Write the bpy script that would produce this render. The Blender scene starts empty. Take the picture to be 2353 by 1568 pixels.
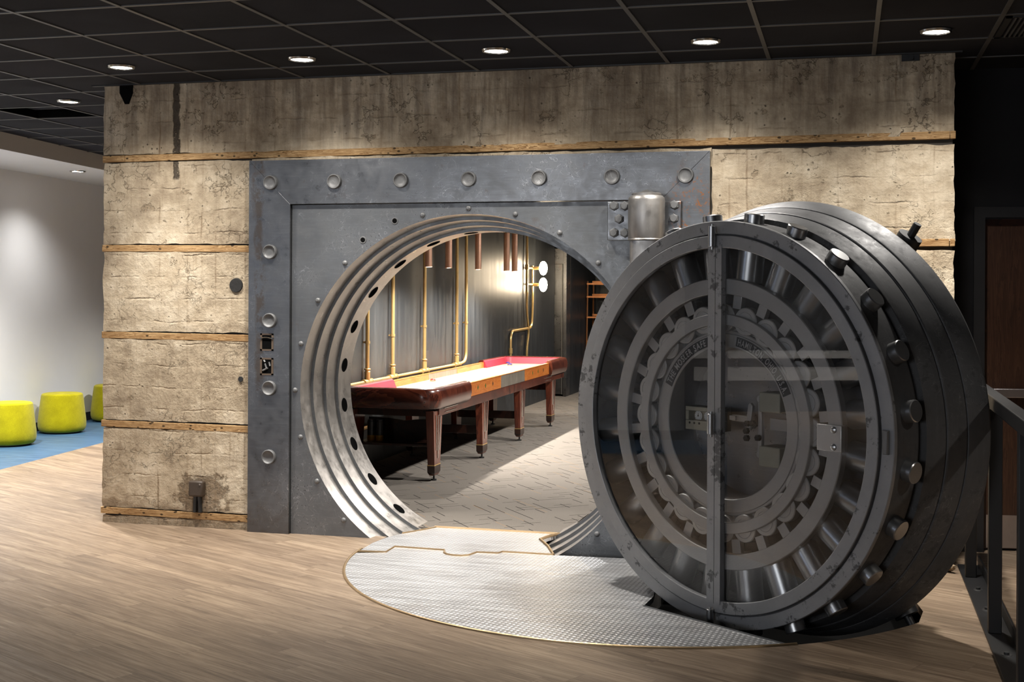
import bpy, bmesh, math, random
from mathutils import Vector, Matrix, noise
from math import sin, cos, pi, radians as R
random.seed(7)
SC = bpy.context.scene
COL = SC.collection
# ------------------------------------------------------------------ materials
class G:
    """tiny node-graph builder"""
    def __init__(s, name, rough=.5, metal=0., col=(.5, .5, .5), spec=.5):
        s.m = bpy.data.materials.new(name); s.m.use_nodes = True
        s.t = s.m.node_tree; s.n = s.t.nodes; s.b = s.n['Principled BSDF']
        s.set('Base Color', (*col, 1)); s.set('Roughness', rough); s.set('Metallic', metal); s.set('Specular IOR Level', spec)
    def set(s, k, v):
        i = s.b.inputs[k]
        if isinstance(v, bpy.types.NodeSocket): s.t.links.new(v, i)
        else: i.default_value = v
    def _in(s, nd, i, v):
        if v is None: return
        if isinstance(v, bpy.types.NodeSocket): s.t.links.new(v, nd.inputs[i])
        else: nd.inputs[i].default_value = v
    def pos(s):
        return s.n.new('ShaderNodeTexCoord').outputs['Object']
    def rnd(s):
        return s.n.new('ShaderNodeObjectInfo').outputs['Random']
    def xyz(s, v):
        nd = s.n.new('ShaderNodeSeparateXYZ'); s._in(nd, 0, v); return nd.outputs[0], nd.outputs[1], nd.outputs[2]
    def vec(s, x, y, z=0.):
        nd = s.n.new('ShaderNodeCombineXYZ'); s._in(nd, 0, x); s._in(nd, 1, y); s._in(nd, 2, z); return nd.outputs[0]
    def map(s, v, loc=(0, 0, 0), rot=(0, 0, 0), sc=(1, 1, 1)):
        nd = s.n.new('ShaderNodeMapping'); s._in(nd, 0, v); nd.inputs[1].default_value = loc; nd.inputs[2].default_value = rot; nd.inputs[3].default_value = sc; return nd.outputs[0]
    def ma(s, op, a, b=None, c=None, clamp=False):
        nd = s.n.new('ShaderNodeMath'); nd.operation = op; nd.use_clamp = clamp
        s._in(nd, 0, a); s._in(nd, 1, b); s._in(nd, 2, c); return nd.outputs[0]
    def noise(s, v, scale=5., det=4., rough=.55, dist=0.):
        nd = s.n.new('ShaderNodeTexNoise'); s._in(nd, 'Vector', v); nd.inputs['Scale'].default_value = scale
        nd.inputs['Detail'].default_value = det; nd.inputs['Roughness'].default_value = rough; nd.inputs['Distortion'].default_value = dist
        return nd.outputs[0]
    def white(s, v):
        nd = s.n.new('ShaderNodeTexWhiteNoise'); s._in(nd, 'Vector', v); return nd.outputs['Value']
    def voro(s, v, scale=5., feat='F1'):
        nd = s.n.new('ShaderNodeTexVoronoi'); nd.feature = feat; s._in(nd, 'Vector', v); nd.inputs['Scale'].default_value = scale; return nd.outputs['Distance']
    def ramp(s, f, *stops, interp='LINEAR'):
        nd = s.n.new('ShaderNodeValToRGB'); s._in(nd, 0, f); e = nd.color_ramp.elements; nd.color_ramp.interpolation = interp
        while len(e) < len(stops): e.new(.5)
        for q, (p, c) in zip(e, stops):
            q.position = p; q.color = (*c, 1) if len(c) == 3 else c
        return nd.outputs[0]
    def step(s, f, a, b):
        nd = s.n.new('ShaderNodeMapRange'); s._in(nd, 0, f); nd.inputs[1].default_value = a; nd.inputs[2].default_value = b; nd.clamp = True
        return nd.outputs[0]
    def rng(s, f, a, b, c, d):
        nd = s.n.new('ShaderNodeMapRange'); s._in(nd, 0, f)
        for k, v in zip((1, 2, 3, 4), (a, b, c, d)): nd.inputs[k].default_value = v
        nd.clamp = True; return nd.outputs[0]
    def mix(s, f, a, b, mode='MIX'):
        nd = s.n.new('ShaderNodeMix'); nd.data_type = 'RGBA'; nd.blend_type = mode
        s._in(nd, 0, f); s._in(nd, 6, a if isinstance(a, bpy.types.NodeSocket) else (*a, 1)); s._in(nd, 7, b if isinstance(b, bpy.types.NodeSocket) else (*b, 1))
        return nd.outputs[2]
    def bump(s, h, st=.3, d=.01):
        nd = s.n.new('ShaderNodeBump'); s._in(nd, 'Height', h); nd.inputs['Strength'].default_value = st; nd.inputs['Distance'].default_value = d
        s.set('Normal', nd.outputs[0])

def sr(r, g, b):
    f = lambda c: (c / 255 / 12.92) if c / 255 <= .04045 else ((c / 255 + .055) / 1.055) ** 2.4
    return (f(r), f(g), f(b))

def plain(name, col, rough=.5, metal=0., spec=.5, bump=0., bs=40, var=1.):
    g = G(name, rough, metal, col, spec)
    p = g.pos(); n = g.noise(p, 6, 4)
    g.set('Base Color', g.mix(g.step(n, .3, .75), [c * (1 - .14 * var) for c in col], [min(1, c * (1 + .1 * var)) for c in col]))
    if bump: g.bump(g.noise(p, bs, 3), bump, .003)
    return g.m

def steel(name, col, rough=.38, metal=.85, dark=.55, rust=0., scr=1., bdir=(1, 1, 12), blot=0., pit=0.):
    g = G(name, rough, metal, col)
    p = g.pos(); n1 = g.noise(p, 2.2, 6, .62); n2 = g.noise(g.map(p, sc=bdir), 7, 5, .6); n3 = g.noise(p, 14, 5, .7)
    c = g.mix(g.step(n1, .32, .7), [x * dark for x in col], col)
    c = g.mix(g.ma('MULTIPLY', g.step(n2, .5, .75), .25), c, [min(1, x * 1.25) for x in col])
    if blot:
        b = g.ma('MULTIPLY', g.step(g.ma('ADD', g.ma('MULTIPLY', n3, .7), g.ma('MULTIPLY', n1, .5)), .66, .70), blot)
        c = g.mix(b, c, [x * .22 for x in col])
    if rust:
        r = g.ma('MULTIPLY', g.step(g.noise(g.map(p, loc=(3, 1, 7)), 4.5, 8, .72), .61, .68), rust)
        c = g.mix(r, c, (.10, .052, .026))
    if pit:
        v = g.voro(p, 55); pm = g.ma('MULTIPLY', g.step(v, .22, .12), g.step(n1, .5, .62))
        c = g.mix(g.ma('MULTIPLY', pm, pit), c, (.02, .018, .016))
    # pale scratches
    s1 = g.noise(g.map(p, rot=(0, .6, .3), sc=(1, 1, 1)), 9, 2, .5, 1.8)
    sm = g.ma('MULTIPLY', g.step(g.ma('ABSOLUTE', g.ma('SUBTRACT', s1, .5)), .006, .0), g.ma('MULTIPLY', g.step(n1, .45, .65), .55 * scr))
    c = g.mix(sm, c, (.75, .75, .75))
    g.set('Base Color', c)
    g.set('Roughness', g.rng(n3, .3, .72, rough - .1, rough + .14))
    g.bump(g.ma('ADD', g.ma('MULTIPLY', n2, .6), n3), .12, .004)
    return g.m

MT = {}
def wood_floor():
    g = G('oak_plank_floor', .42)
    p = g.map(g.pos(), rot=(0, 0, R(26.3)))
    x, y, z = g.xyz(p)
    W, L = .142, 1.22
    row = g.ma('FLOOR', g.ma('DIVIDE', y, W)); fy = g.ma('FRACT', g.ma('DIVIDE', y, W))
    off = g.white(g.vec(row, 3.7)); xs = g.ma('ADD', g.ma('DIVIDE', x, L), off)
    cx = g.ma('FLOOR', xs); fx = g.ma('FRACT', xs)
    idv = g.white(g.vec(cx, row, 1.3))
    gv = g.vec(g.ma('ADD', x, g.ma('MULTIPLY', idv, 37.)), g.ma('MULTIPLY', y, 14.), g.ma('MULTIPLY', idv, 11.))
    n = g.noise(gv, 1.5, 7, .62, .6); n2 = g.noise(gv, 5.5, 5, .65); n3 = g.noise(g.vec(g.ma('MULTIPLY', x, .35), g.ma('MULTIPLY', y, 1.6)), 2.2, 5, .6)
    c = g.ramp(g.ma('ADD', g.ma('MULTIPLY', n, .8), g.ma('MULTIPLY', n2, .2)), (.28, sr(90, 75, 61)), (.45, sr(134, 115, 96)), (.58, sr(156, 136, 115)), (.74, sr(180, 160, 137)))
    c = g.mix(g.rng(idv, .3, 1, 0, .42), c, sr(106, 90, 76), 'MIX')
    c = g.mix(g.ma('MULTIPLY', g.step(n3, .5, .68), .45), c, sr(94, 77, 63))
    n4 = g.noise(g.vec(g.ma('ADD', g.ma('MULTIPLY', x, 2.6), g.ma('MULTIPLY', idv, 53.)), g.ma('MULTIPLY', y, 95.)), 1.2, 4, .7)
    c = g.mix(g.ma('MULTIPLY', g.step(n4, .5, .66), .5), c, sr(86, 71, 58))
    n5 = g.noise(g.vec(g.ma('ADD', g.ma('MULTIPLY', x, 7.), g.ma('MULTIPLY', idv, 29.)), g.ma('MULTIPLY', y, 40.)), 1.4, 3, .6)
    c = g.mix(g.ma('MULTIPLY', g.step(n5, .63, .72), .55), c, sr(70, 57, 47))
    c = g.mix(g.ma('MULTIPLY', g.step(n4, .46, .34), .35), c, sr(196, 178, 156))
    kn = g.step(g.voro(g.vec(g.ma('MULTIPLY', x, 1.6), g.ma('MULTIPLY', y, 5.5), idv), 1.3), .085, .03)
    c = g.mix(g.ma('MULTIPLY', kn, .7), c, sr(78, 64, 54))
    edge = g.ma('MAXIMUM', g.step(g.ma('ABSOLUTE', g.ma('SUBTRACT', fy, .5)), .487, .497), g.step(g.ma('ABSOLUTE', g.ma('SUBTRACT', fx, .5)), .4985, .4995))
    c = g.mix(g.ma('MULTIPLY', edge, .45), c, sr(62, 50, 40))
    g.set('Base Color', c); g.set('Roughness', g.rng(n, .3, .7, .5, .36)); g.set('Specular IOR Level', .32)
    g.bump(g.ma('SUBTRACT', g.ma('ADD', n, g.ma('MULTIPLY', n2, .5)), edge), .18, .004)
    return g.m

def concrete():
    g = G('board_formed_concrete', .92, spec=.12)
    p = g.pos(); x, y, z = g.xyz(p)
    n1 = g.noise(p, 1.6, 6, .6); n2 = g.noise(p, 9, 7, .66); n3 = g.noise(p, 42, 5, .7)
    c = g.ramp(g.ma('ADD', g.ma('MULTIPLY', n1, .55), g.ma('MULTIPLY', n2, .45)), (.36, sr(146, 129, 108)), (.5, sr(190, 173, 148)), (.62, sr(218, 203, 179)))
    # vertical drip streaks at lath spacing
    cell = g.ma('DIVIDE', g.ma('ADD', x, g.ma('MULTIPLY', g.noise(p, 2.4, 3), .035)), .108); fr = g.ma('FRACT', cell)
    wid = g.white(g.vec(g.ma('FLOOR', cell), 2.))
    dr = g.ma('MULTIPLY', g.step(g.ma('ABSOLUTE', g.ma('SUBTRACT', fr, .5)), .085, .01), g.step(g.noise(g.vec(g.ma('MULTIPLY', x, 5.), 0., g.ma('MULTIPLY', z, 1.3)), 2., 4, .6), .46, .66))
    dr = g.ma('MULTIPLY', dr, g.rng(wid, .1, .9, .1, .95))
    c = g.mix(dr, c, sr(122, 100, 76))
    # shade above the downlights' cutoff put into the colour, broken by streaks
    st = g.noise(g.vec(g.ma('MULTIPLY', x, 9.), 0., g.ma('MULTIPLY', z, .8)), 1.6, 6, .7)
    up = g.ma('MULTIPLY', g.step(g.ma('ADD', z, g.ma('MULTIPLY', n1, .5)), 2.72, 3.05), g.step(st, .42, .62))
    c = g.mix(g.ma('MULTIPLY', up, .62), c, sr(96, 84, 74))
    st2 = g.step(g.noise(g.map(p, loc=(4, 0, 9)), 1.3, 6, .65), .55, .7)
    c = g.mix(g.ma('MULTIPLY', st2, .34), c, sr(132, 118, 104))
    ho = g.step(g.noise(g.vec(g.ma('MULTIPLY', x, .8), 0., g.ma('MULTIPLY', z, 11.)), 1.9, 5, .6), .52, .68)
    c = g.mix(g.ma('MULTIPLY', ho, .3), c, sr(144, 126, 104))
    fs = g.step(g.noise(g.vec(g.ma('MULTIPLY', x, 30.), 0., g.ma('MULTIPLY', z, 2.)), 1.5, 4, .6), .56, .7)
    c = g.mix(g.ma('MULTIPLY', fs, .3), c, sr(138, 116, 90))
    # horizontal form-board joints
    bz = g.ma('DIVIDE', g.ma('ADD', z, g.ma('MULTIPLY', g.noise(g.vec(x, 0., g.ma('MULTIPLY', z, .5)), 2.6, 7, .7), .075)), .152); fb = g.ma('FRACT', bz)
    jt = g.step(g.ma('ABSOLUTE', g.ma('SUBTRACT', fb, .5)), .05, .012)
    jt = g.ma('MULTIPLY', jt, g.step(g.noise(g.vec(g.ma('MULTIPLY', x, 2.2), g.ma('FLOOR', bz), 0.), 2., 4), .47, .6))
    c = g.mix(g.ma('MULTIPLY', jt, .30), c, sr(110, 92, 72))
    sc_ = g.noise(g.map(p, loc=(2, 5, 1), rot=(0, R(35), 0), sc=(1.6, 1, 1.8)), 4.2, 6, .6, .15)
    scar = g.ma('MULTIPLY', g.step(g.ma('ABSOLUTE', g.ma('SUBTRACT', sc_, .5)), .010, .001), g.step(g.noise(g.map(p, loc=(7, 7, 7)), 2.6, 4), .53, .62))
    c = g.mix(g.ma('MULTIPLY', scar, .22), c, sr(96, 80, 64))
    chip = g.step(g.noise(g.map(p, loc=(1, 8, 3)), 6.5, 6, .7), .61, .64)
    c = g.mix(g.ma('MULTIPLY', chip, .4), c, sr(150, 130, 104))
    # air holes
    v = g.voro(p, 26); pits = g.ma('MULTIPLY', g.step(v, .2, .1), g.step(n2, .55, .62))
    c = g.mix(g.ma('MULTIPLY', pits, .8), c, sr(70, 60, 50))
    # chased groove and broken patch near the left end
    gx = g.ma('ABSOLUTE', g.ma('ADD', g.ma('ADD', x, 2.105), g.ma('MULTIPLY', g.ma('SUBTRACT', n2, .5), .07)))
    crk = g.ma('MULTIPLY', g.step(gx, .026, .016), g.step(g.ma('ADD', z, g.ma('MULTIPLY', n2, .04)), 2.39, 2.41))
    crk = g.ma('MULTIPLY', crk, g.step(g.ma('ADD', n3, g.step(z, 2.75, 2.95)), .39, .46))
    c = g.mix(g.ma('MULTIPLY', crk, .85), c, sr(52, 46, 42))
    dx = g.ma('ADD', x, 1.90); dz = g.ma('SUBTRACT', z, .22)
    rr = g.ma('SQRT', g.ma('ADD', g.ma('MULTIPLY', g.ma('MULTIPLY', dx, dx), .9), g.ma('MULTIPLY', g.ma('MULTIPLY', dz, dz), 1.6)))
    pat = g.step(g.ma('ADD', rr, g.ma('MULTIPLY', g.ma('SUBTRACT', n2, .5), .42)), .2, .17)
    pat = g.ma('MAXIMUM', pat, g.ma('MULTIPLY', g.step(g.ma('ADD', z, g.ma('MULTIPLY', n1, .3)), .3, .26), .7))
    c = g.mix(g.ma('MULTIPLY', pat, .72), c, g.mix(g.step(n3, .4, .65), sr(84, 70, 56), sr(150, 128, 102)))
    g.set('Base Color', c)
    rough_area = g.step(g.noise(g.map(p, loc=(9, 2, 2)), 1.1, 4, .6), .5, .62)
    h = g.ma('ADD', g.ma('MULTIPLY', n2, 1.0), g.ma('MULTIPLY', n3, g.ma('ADD', .22, g.ma('MULTIPLY', g.ma('MAXIMUM', rough_area, pat), .5))))
    h = g.ma('SUBTRACT', h, g.ma('MULTIPLY', jt, .32)); h = g.ma('SUBTRACT', h, g.ma('MULTIPLY', pits, .6)); h = g.ma('SUBTRACT', h, g.ma('MULTIPLY', crk, 1.6)); h = g.ma('SUBTRACT', h, g.ma('MULTIPLY', pat, .6))
    h = g.ma('SUBTRACT', h, g.ma('ADD', g.ma('MULTIPLY', scar, .7), g.ma('MULTIPLY', chip, .45)))
    g.bump(h, .85, .017)
    return g.m

def pine():
    g = G('pine_strip', .75, spec=.2)
    p = g.pos(); x, y, z = g.xyz(p)
    n = g.noise(g.map(p, sc=(1.4, 4, 22)), 2.2, 5, .6, 1.2); n2 = g.noise(p, 2, 4)
    w = g.ma('FRACT', g.ma('MULTIPLY', n, 7.))
    c = g.ramp(w, (.1, sr(132, 98, 62)), (.5, sr(178, 142, 98)), (.9, sr(204, 170, 124)))
    c = g.mix(g.ma('MULTIPLY', g.step(n2, .5, .7), .5), c, sr(130, 94, 58))
    nx = g.ma('FRACT', g.ma('DIVIDE', g.ma('ADD', x, g.ma('MULTIPLY', g.white(g.vec(g.ma('FLOOR', g.ma('DIVIDE', x, .105)), 1.)), .03)), .105))
    nail = g.step(g.voro(g.vec(g.ma('MULTIPLY', x, .8), 0., g.ma('MULTIPLY', z, 1.3)), 19), .2, .13)
    c = g.mix(g.ma('MULTIPLY', nail, .85), c, (.02, .013, .008))
    g.set('Base Color', c); g.bump(g.ma('SUBTRACT', n, nail), .3, .004)
    return g.m

def ceiling_tile():
    g = G('black_ceiling_tile', .95, spec=.1)
    p = g.pos(); n = g.noise(p, 160, 3, .7); n2 = g.noise(p, 1.6, 5)
    x, y, z = g.xyz(p)
    idv = g.white(g.vec(g.ma('FLOOR', g.ma('DIVIDE', g.ma('ADD', x, 3.5956), .6096)), g.ma('FLOOR', g.ma('DIVIDE', g.ma('SUBTRACT', y, .2051), .6096))))
    c = g.mix(g.step(n2, .35, .7), sr(40, 41, 44), sr(52, 53, 57))
    c = g.mix(g.rng(idv, 0, 1, 0, .3), c, sr(52, 52, 62))
    c = g.mix(g.ma('MULTIPLY', g.step(n, .62, .75), .5), c, sr(30, 30, 30))
    g.set('Base Color', c); g.bump(n, .25, .002)
    return g.m

def carpet():
    g = G('patterned_grey_carpet', 1., spec=.05)
    p = g.pos(); n = g.noise(p, 230, 3, .75); n2 = g.noise(p, 2.1, 4)
    c = g.ramp(n, (.3, sr(96, 90, 84)), (.5, sr(130, 123, 115)), (.72, sr(162, 153, 143)))
    c = g.mix(g.ma('MULTIPLY', g.step(n2, .4, .7), .15), c, sr(118, 110, 102))
    def dashes(rot, cu, cv, seed, th, wv):
        q = g.map(p, rot=(0, 0, rot), loc=(seed, seed * .37, 0)); x, y, z = g.xyz(q)
        xr = g.ma('ADD', g.ma('DIVIDE', x, cu), g.white(g.vec(g.ma('FLOOR', g.ma('DIVIDE', y, cv)), seed)))
        fx = g.ma('FRACT', xr); fy = g.ma('FRACT', g.ma('DIVIDE', y, cv))
        w = g.white(g.vec(g.ma('FLOOR', xr), g.ma('FLOOR', g.ma('DIVIDE', y, cv)), seed))
        on = g.ma('GREATER_THAN', w, th)
        ln = g.ma('LESS_THAN', g.ma('ABSOLUTE', g.ma('SUBTRACT', fy, .5)), wv / cv)
        return g.ma('MULTIPLY', on, ln), w
    m1, w1 = dashes(R(52), .17, .09, 1.3, .74, .0040)
    m2, w2 = dashes(R(-38), .15, .085, 4.1, .76, .0040)
    m3, w3 = dashes(R(15), .34, .11, 7.7, .74, .0018)
    m4, w4 = dashes(R(52), .21, .10, 11.9, .86, .003)
    c = g.mix(g.ma('MULTIPLY', m3, .4), c, sr(84, 78, 72))
    c = g.mix(g.ma('MULTIPLY', m4, .6), c, sr(168, 132, 90))
    c = g.mix(g.ma('MULTIPLY', m1, .92), c, sr(30, 29, 29)); c = g.mix(g.ma('MULTIPLY', m2, .92), c, sr(34, 32, 31))
    g.set('Base Color', c); g.bump(n, .5, .004)
    return g.m

def tread_plate():
    g = G('raised_dot_tread_plate', .34, .6)
    p = g.pos(); q = g.map(p, rot=(0, 0, R(31))); x, y, z = g.xyz(q)
    S = .029
    r = g.ma('FLOOR', g.ma('DIVIDE', y, S)); xo = g.ma('ADD', g.ma('DIVIDE', x, S), g.ma('MULTIPLY', g.ma('MODULO', r, 2.), .5))
    fx = g.ma('SUBTRACT', g.ma('FRACT', xo), .5); fy = g.ma('SUBTRACT', g.ma('FRACT', g.ma('DIVIDE', y, S)), .5)
    d = g.ma('SQRT', g.ma('ADD', g.ma('MULTIPLY', fx, fx), g.ma('MULTIPLY', fy, fy)))
    dot = g.rng(d, .16, .42, 1, 0)
    n = g.noise(p, 2.3, 5, .6); n2 = g.noise(g.map(p, rot=(0, 0, R(-20)), sc=(1, 9, 1)), 2.4, 5, .6)
    c = g.mix(g.step(n2, .35, .68), (.58, .58, .59), (.80, .80, .81))
    c = g.mix(g.ma('SUBTRACT', 1., dot), c, g.mix(.52, c, (.22, .22, .23)))
    c = g.mix(g.ma('MULTIPLY', g.step(n, .52, .7), .3), c, (.3, .27, .24))
    yl = g.ma('ABSOLUTE', g.ma('SUBTRACT', g.ma('FRACT', g.ma('DIVIDE', g.ma('ADD', g.xyz(p)[1], g.ma('MULTIPLY', g.xyz(p)[0], .07)), .62)), .5))
    seam = g.step(yl, .006, .003)
    c = g.mix(g.ma('MULTIPLY', seam, .5), c, (.5, .5, .5))
    g.set('Base Color', c); g.set('Roughness', g.rng(n2, .3, .7, .3, .46)); g.bump(g.ma('MULTIPLY', dot, g.ma('SUBTRACT', 1., seam)), .75, .004)
    return g.m

def vault_panel():
    g = G('dark_steel_wall_panel', .45, .35)
    p = g.pos(); x, y, z = g.xyz(p)
    n = g.noise(g.map(p, sc=(1, 5, .35)), 2.4, 6, .62); n2 = g.noise(p, 60, 3)
    c = g.ramp(n, (.3, (.026, .029, .033)), (.55, (.042, .046, .05)), (.75, (.07, .074, .078)))
    t = g.ma('DIVIDE', g.ma('SUBTRACT', y, .35), .93); fy = g.ma('ABSOLUTE', g.ma('SUBTRACT', g.ma('FRACT', t), .5))
    seam = g.step(fy, .008, .004)
    near = g.ma('MULTIPLY', g.ma('GREATER_THAN', fy, .022), g.ma('LESS_THAN', fy, .036))
    fz = g.ma('ABSOLUTE', g.ma('SUBTRACT', g.ma('FRACT', g.ma('DIVIDE', z, .32)), .5)); scw = g.ma('MULTIPLY', near, g.ma('LESS_THAN', fz, .035))
    c = g.mix(g.ma('MULTIPLY', seam, .6), c, (.02, .02, .02)); c = g.mix(scw, c, (.015, .015, .015))
    g.set('Base Color', c); g.set('Roughness', g.rng(n, .3, .7, .4, .52)); g.bump(g.ma('SUBTRACT', g.ma('ADD', g.ma('MULTIPLY', n2, .25), n), g.ma('ADD', seam, scw)), .14, .003)
    return g.m

def wood(name, c0, c1, c2, sc, rough=.4, coat=0., fig=6.):
    g = G(name, rough)
    p = g.pos(); n = g.noise(g.map(p, sc=sc), 2., 5, .6, .8); n2 = g.noise(p, 3, 3)
    w = g.ma('FRACT', g.ma('MULTIPLY', n, fig))
    c = g.ramp(g.ma('ADD', g.ma('MULTIPLY', w, .5), g.ma('MULTIPLY', n2, .5)), (.2, c0), (.5, c1), (.8, c2))
    g.set('Base Color', c); g.set('Coat Weight', coat); g.set('Coat Roughness', .12); g.bump(w, .06, .002)
    return g.m

def fabric(name, c0, c1):
    g = G(name, .95, spec=.1)
    p = g.pos(); n = g.noise(p, 150, 4, .7); n2 = g.noise(p, 9, 4)
    g.set('Base Color', g.mix(g.step(g.ma('ADD', g.ma('MULTIPLY', n, .6), g.ma('MULTIPLY', n2, .4)), .35, .65), c0, c1)); g.bump(n, .3, .003)
    g.set('Sheen Weight', .15)
    return g.m

def emit(name, col, st):
    g = G(name); g.set('Emission Color', (*col, 1)); g.set('Emission Strength', st); g.set('Base Color', (.8, .8, .8, 1)); return g.m

def thin_glass():
    m = bpy.data.materials.new('clear_pane'); m.use_nodes = True; t = m.node_tree; n = t.nodes; n.clear()
    out = n.new('ShaderNodeOutputMaterial'); tr = n.new('ShaderNodeBsdfTransparent'); tr.inputs[0].default_value = (.9, .91, .92, 1)
    gl = n.new('ShaderNodeBsdfGlossy'); gl.inputs['Roughness'].default_value = .006; gl.inputs[0].default_value = (1, 1, 1, 1)
    lw = n.new('ShaderNodeLayerWeight'); lw.inputs[0].default_value = .5
    p5 = n.new('ShaderNodeMath'); p5.operation = 'POWER'; t.links.new(lw.outputs['Facing'], p5.inputs[0]); p5.inputs[1].default_value = 4.5
    fr = n.new('ShaderNodeMath'); fr.operation = 'MULTIPLY_ADD'; t.links.new(p5.outputs[0], fr.inputs[0]); fr.inputs[1].default_value = .85; fr.inputs[2].default_value = .085
    mx = n.new('ShaderNodeMixShader')
    t.links.new(fr.outputs[0], mx.inputs[0]); t.links.new(tr.outputs[0], mx.inputs[1]); t.links.new(gl.outputs[0], mx.inputs[2]); t.links.new(mx.outputs[0], out.inputs[0])
    return m

def blue_vinyl():
    g = G('blue_vinyl_floor', .4, spec=.4)
    p = g.pos(); n = g.noise(g.map(p, rot=(0, 0, R(30)), sc=(1, 10, 1)), 2.2, 6, .6)
    g.set('Base Color', g.ramp(n, (.3, sr(48, 76, 104)), (.55, sr(66, 98, 128)), (.78, sr(92, 124, 152)))); g.bump(n, .05, .002)
    return g.m

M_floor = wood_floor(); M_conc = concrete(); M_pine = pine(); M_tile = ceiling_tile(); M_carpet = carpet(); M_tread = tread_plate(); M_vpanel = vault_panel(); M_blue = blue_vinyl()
M_tbar = plain('painted_tbar', sr(86, 85, 84), .5)
M_white = plain('white_paint', (.80, .80, .80), .7, spec=.25, var=.08)
M_soffit = plain('white_soffit_paint', (.74, .74, .74), .7, spec=.25, var=.08)
M_blackwall = plain('black_paint', (.012, .012, .014), .5, spec=.3)
M_darkconc = plain('dark_rough_concrete', (.05, .043, .036), .95, bump=.6)
M_pit = plain('pit_black', (.006, .006, .006), 1., spec=0.)
M_base = plain('black_rubber', (.02, .02, .02), .5)
def frame_steel():
    m = steel('grey_vault_steel', (.19, .194, .202), .34, .8, .62, rust=.4, pit=.5)
    g = G.__new__(G); g.m = m; g.t = m.node_tree; g.n = g.t.nodes; g.b = g.n['Principled BSDF']
    c = g.b.inputs['Base Color'].links[0].from_socket; p = g.pos(); x, y, z = g.xyz(p)
    n = g.noise(p, 7, 7, .7); n2 = g.noise(g.map(p, sc=(1, 1, .35)), 5, 5, .7); n3 = g.noise(p, 60, 4, .7)
    d = g.ma('ABSOLUTE', g.ma('ADD', g.ma('ADD', x, 1.452), g.ma('MULTIPLY', g.ma('SUBTRACT', n2, .5), .16)))
    tr = g.ma('MULTIPLY', g.step(d, .042, .02), g.step(n, .42, .5)); tr = g.ma('MULTIPLY', tr, g.step(z, .75, 1.0))
    c = g.mix(g.ma('MULTIPLY', tr, .75), c, sr(92, 80, 70))
    orr = g.ma('MULTIPLY', g.step(x, 1.27, 1.40), g.ma('MULTIPLY', g.step(z, 2.45, 2.25), g.ma('MULTIPLY', g.step(n3, .52, .6), g.step(n, .44, .56))))
    c = g.mix(g.ma('MULTIPLY', orr, .85), c, sr(158, 98, 46))
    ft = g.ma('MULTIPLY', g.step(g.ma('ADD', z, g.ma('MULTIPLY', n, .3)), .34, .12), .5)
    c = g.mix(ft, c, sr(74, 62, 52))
    g.set('Base Color', c); return m
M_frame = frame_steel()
M_plate = steel('grey_vault_plate', (.185, .19, .196), .44, .68, .68, rust=.35, pit=.8)
M_cap = steel('worn_cap_steel', (.21, .21, .21), .58, .55, .75, rust=.1)
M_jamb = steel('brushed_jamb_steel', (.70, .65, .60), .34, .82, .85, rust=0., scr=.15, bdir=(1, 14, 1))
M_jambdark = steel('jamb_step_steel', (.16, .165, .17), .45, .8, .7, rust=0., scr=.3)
M_hinge = steel('hinge_steel', (.42, .40, .38), .4, .82, .6, rust=.35, bdir=(9, 9, .7), scr=.4)
M_rimmetal = steel('door_rim_steel', (.095, .095, .098), .6, .45, .7, rust=.08, scr=.5, blot=.3)
M_ring = steel('door_ring_steel', (.33, .33, .335), .5, .65, .78, rust=0., scr=.3, blot=.8)
M_bolt = plain('polished_bolt_steel', (.36, .36, .36), .3, .9, var=.6)
M_inner = steel('mechanism_steel', (.40, .39, .38), .44, .7, .85, scr=.2)
M_inner2 = steel('roller_steel', (.46, .45, .435), .4, .7, .85, scr=.15)
M_cav = steel('cavity_steel', (.14, .14, .145), .36, .85, .8, scr=.1)
M_bowl = steel('bowl_steel', (.34, .34, .35), .33, .85, .8, scr=.3, bdir=(1, 9, 1))
M_case = plain('grey_painted_case', sr(150, 146, 132), .55)
M_dial = plain('white_dial', (.72, .72, .70), .5)
M_ink = plain('black_ink', (.015, .015, .015), .5)
M_name = plain('nameplate_black', (.035, .035, .036), .45)
M_letter = plain('nameplate_letter', (.42, .42, .42), .4, .5)
M_blackmetal = plain('black_painted_metal', (.009, .009, .010), .48, .1)
M_chrome = plain('chrome', (.78, .76, .72), .16, 1.)
M_stainless = plain('stainless', (.55, .52, .53), .32, 1.)
M_brass = plain('brass', (.86, .58, .24), .34, .75)
M_brasstrim = plain('brass_edge', (.45, .32, .18), .42, .9)
M_copper = plain('copper', (.72, .42, .29), .42, .6)
M_coppershelf = plain('copper_shelf', (.55, .24, .10), .45, .6)
M_bulb = emit('glowing_bulb', (1., .80, .55), 60)
M_lens = emit('downlight_lens', (1., .95, .87), 22)
M_glass = thin_glass()
M_yellow = fabric('chartreuse_felt', sr(146, 138, 8), sr(182, 172, 18))
M_mahog = wood('mahogany', sr(48, 18, 12), sr(82, 36, 24), sr(112, 56, 38), (1, 5, 1), .26, .5)
M_mahogleg = wood('mahogany_leg', sr(70, 26, 16), sr(104, 48, 30), sr(132, 68, 46), (4, 4, .6), .3, .4)
M_darkwood = wood('dark_walnut', sr(28, 14, 9), sr(44, 22, 15), sr(60, 32, 20), (1, 4, 1), .3, .3)
M_maple = wood('maple_playfield', sr(236, 210, 168), sr(244, 222, 184), sr(250, 232, 200), (6, .4, 1), .22, .5, 3.)
M_cherry = wood('cherry_panel', sr(168, 88, 32), sr(192, 110, 46), sr(204, 128, 60), (1, 1.2, 7), .3, .4)
M_greypanel = wood('grey_score_panel', sr(96, 88, 78), sr(116, 108, 98), sr(130, 122, 110), (1, 9, 1), .36, .2)
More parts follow.
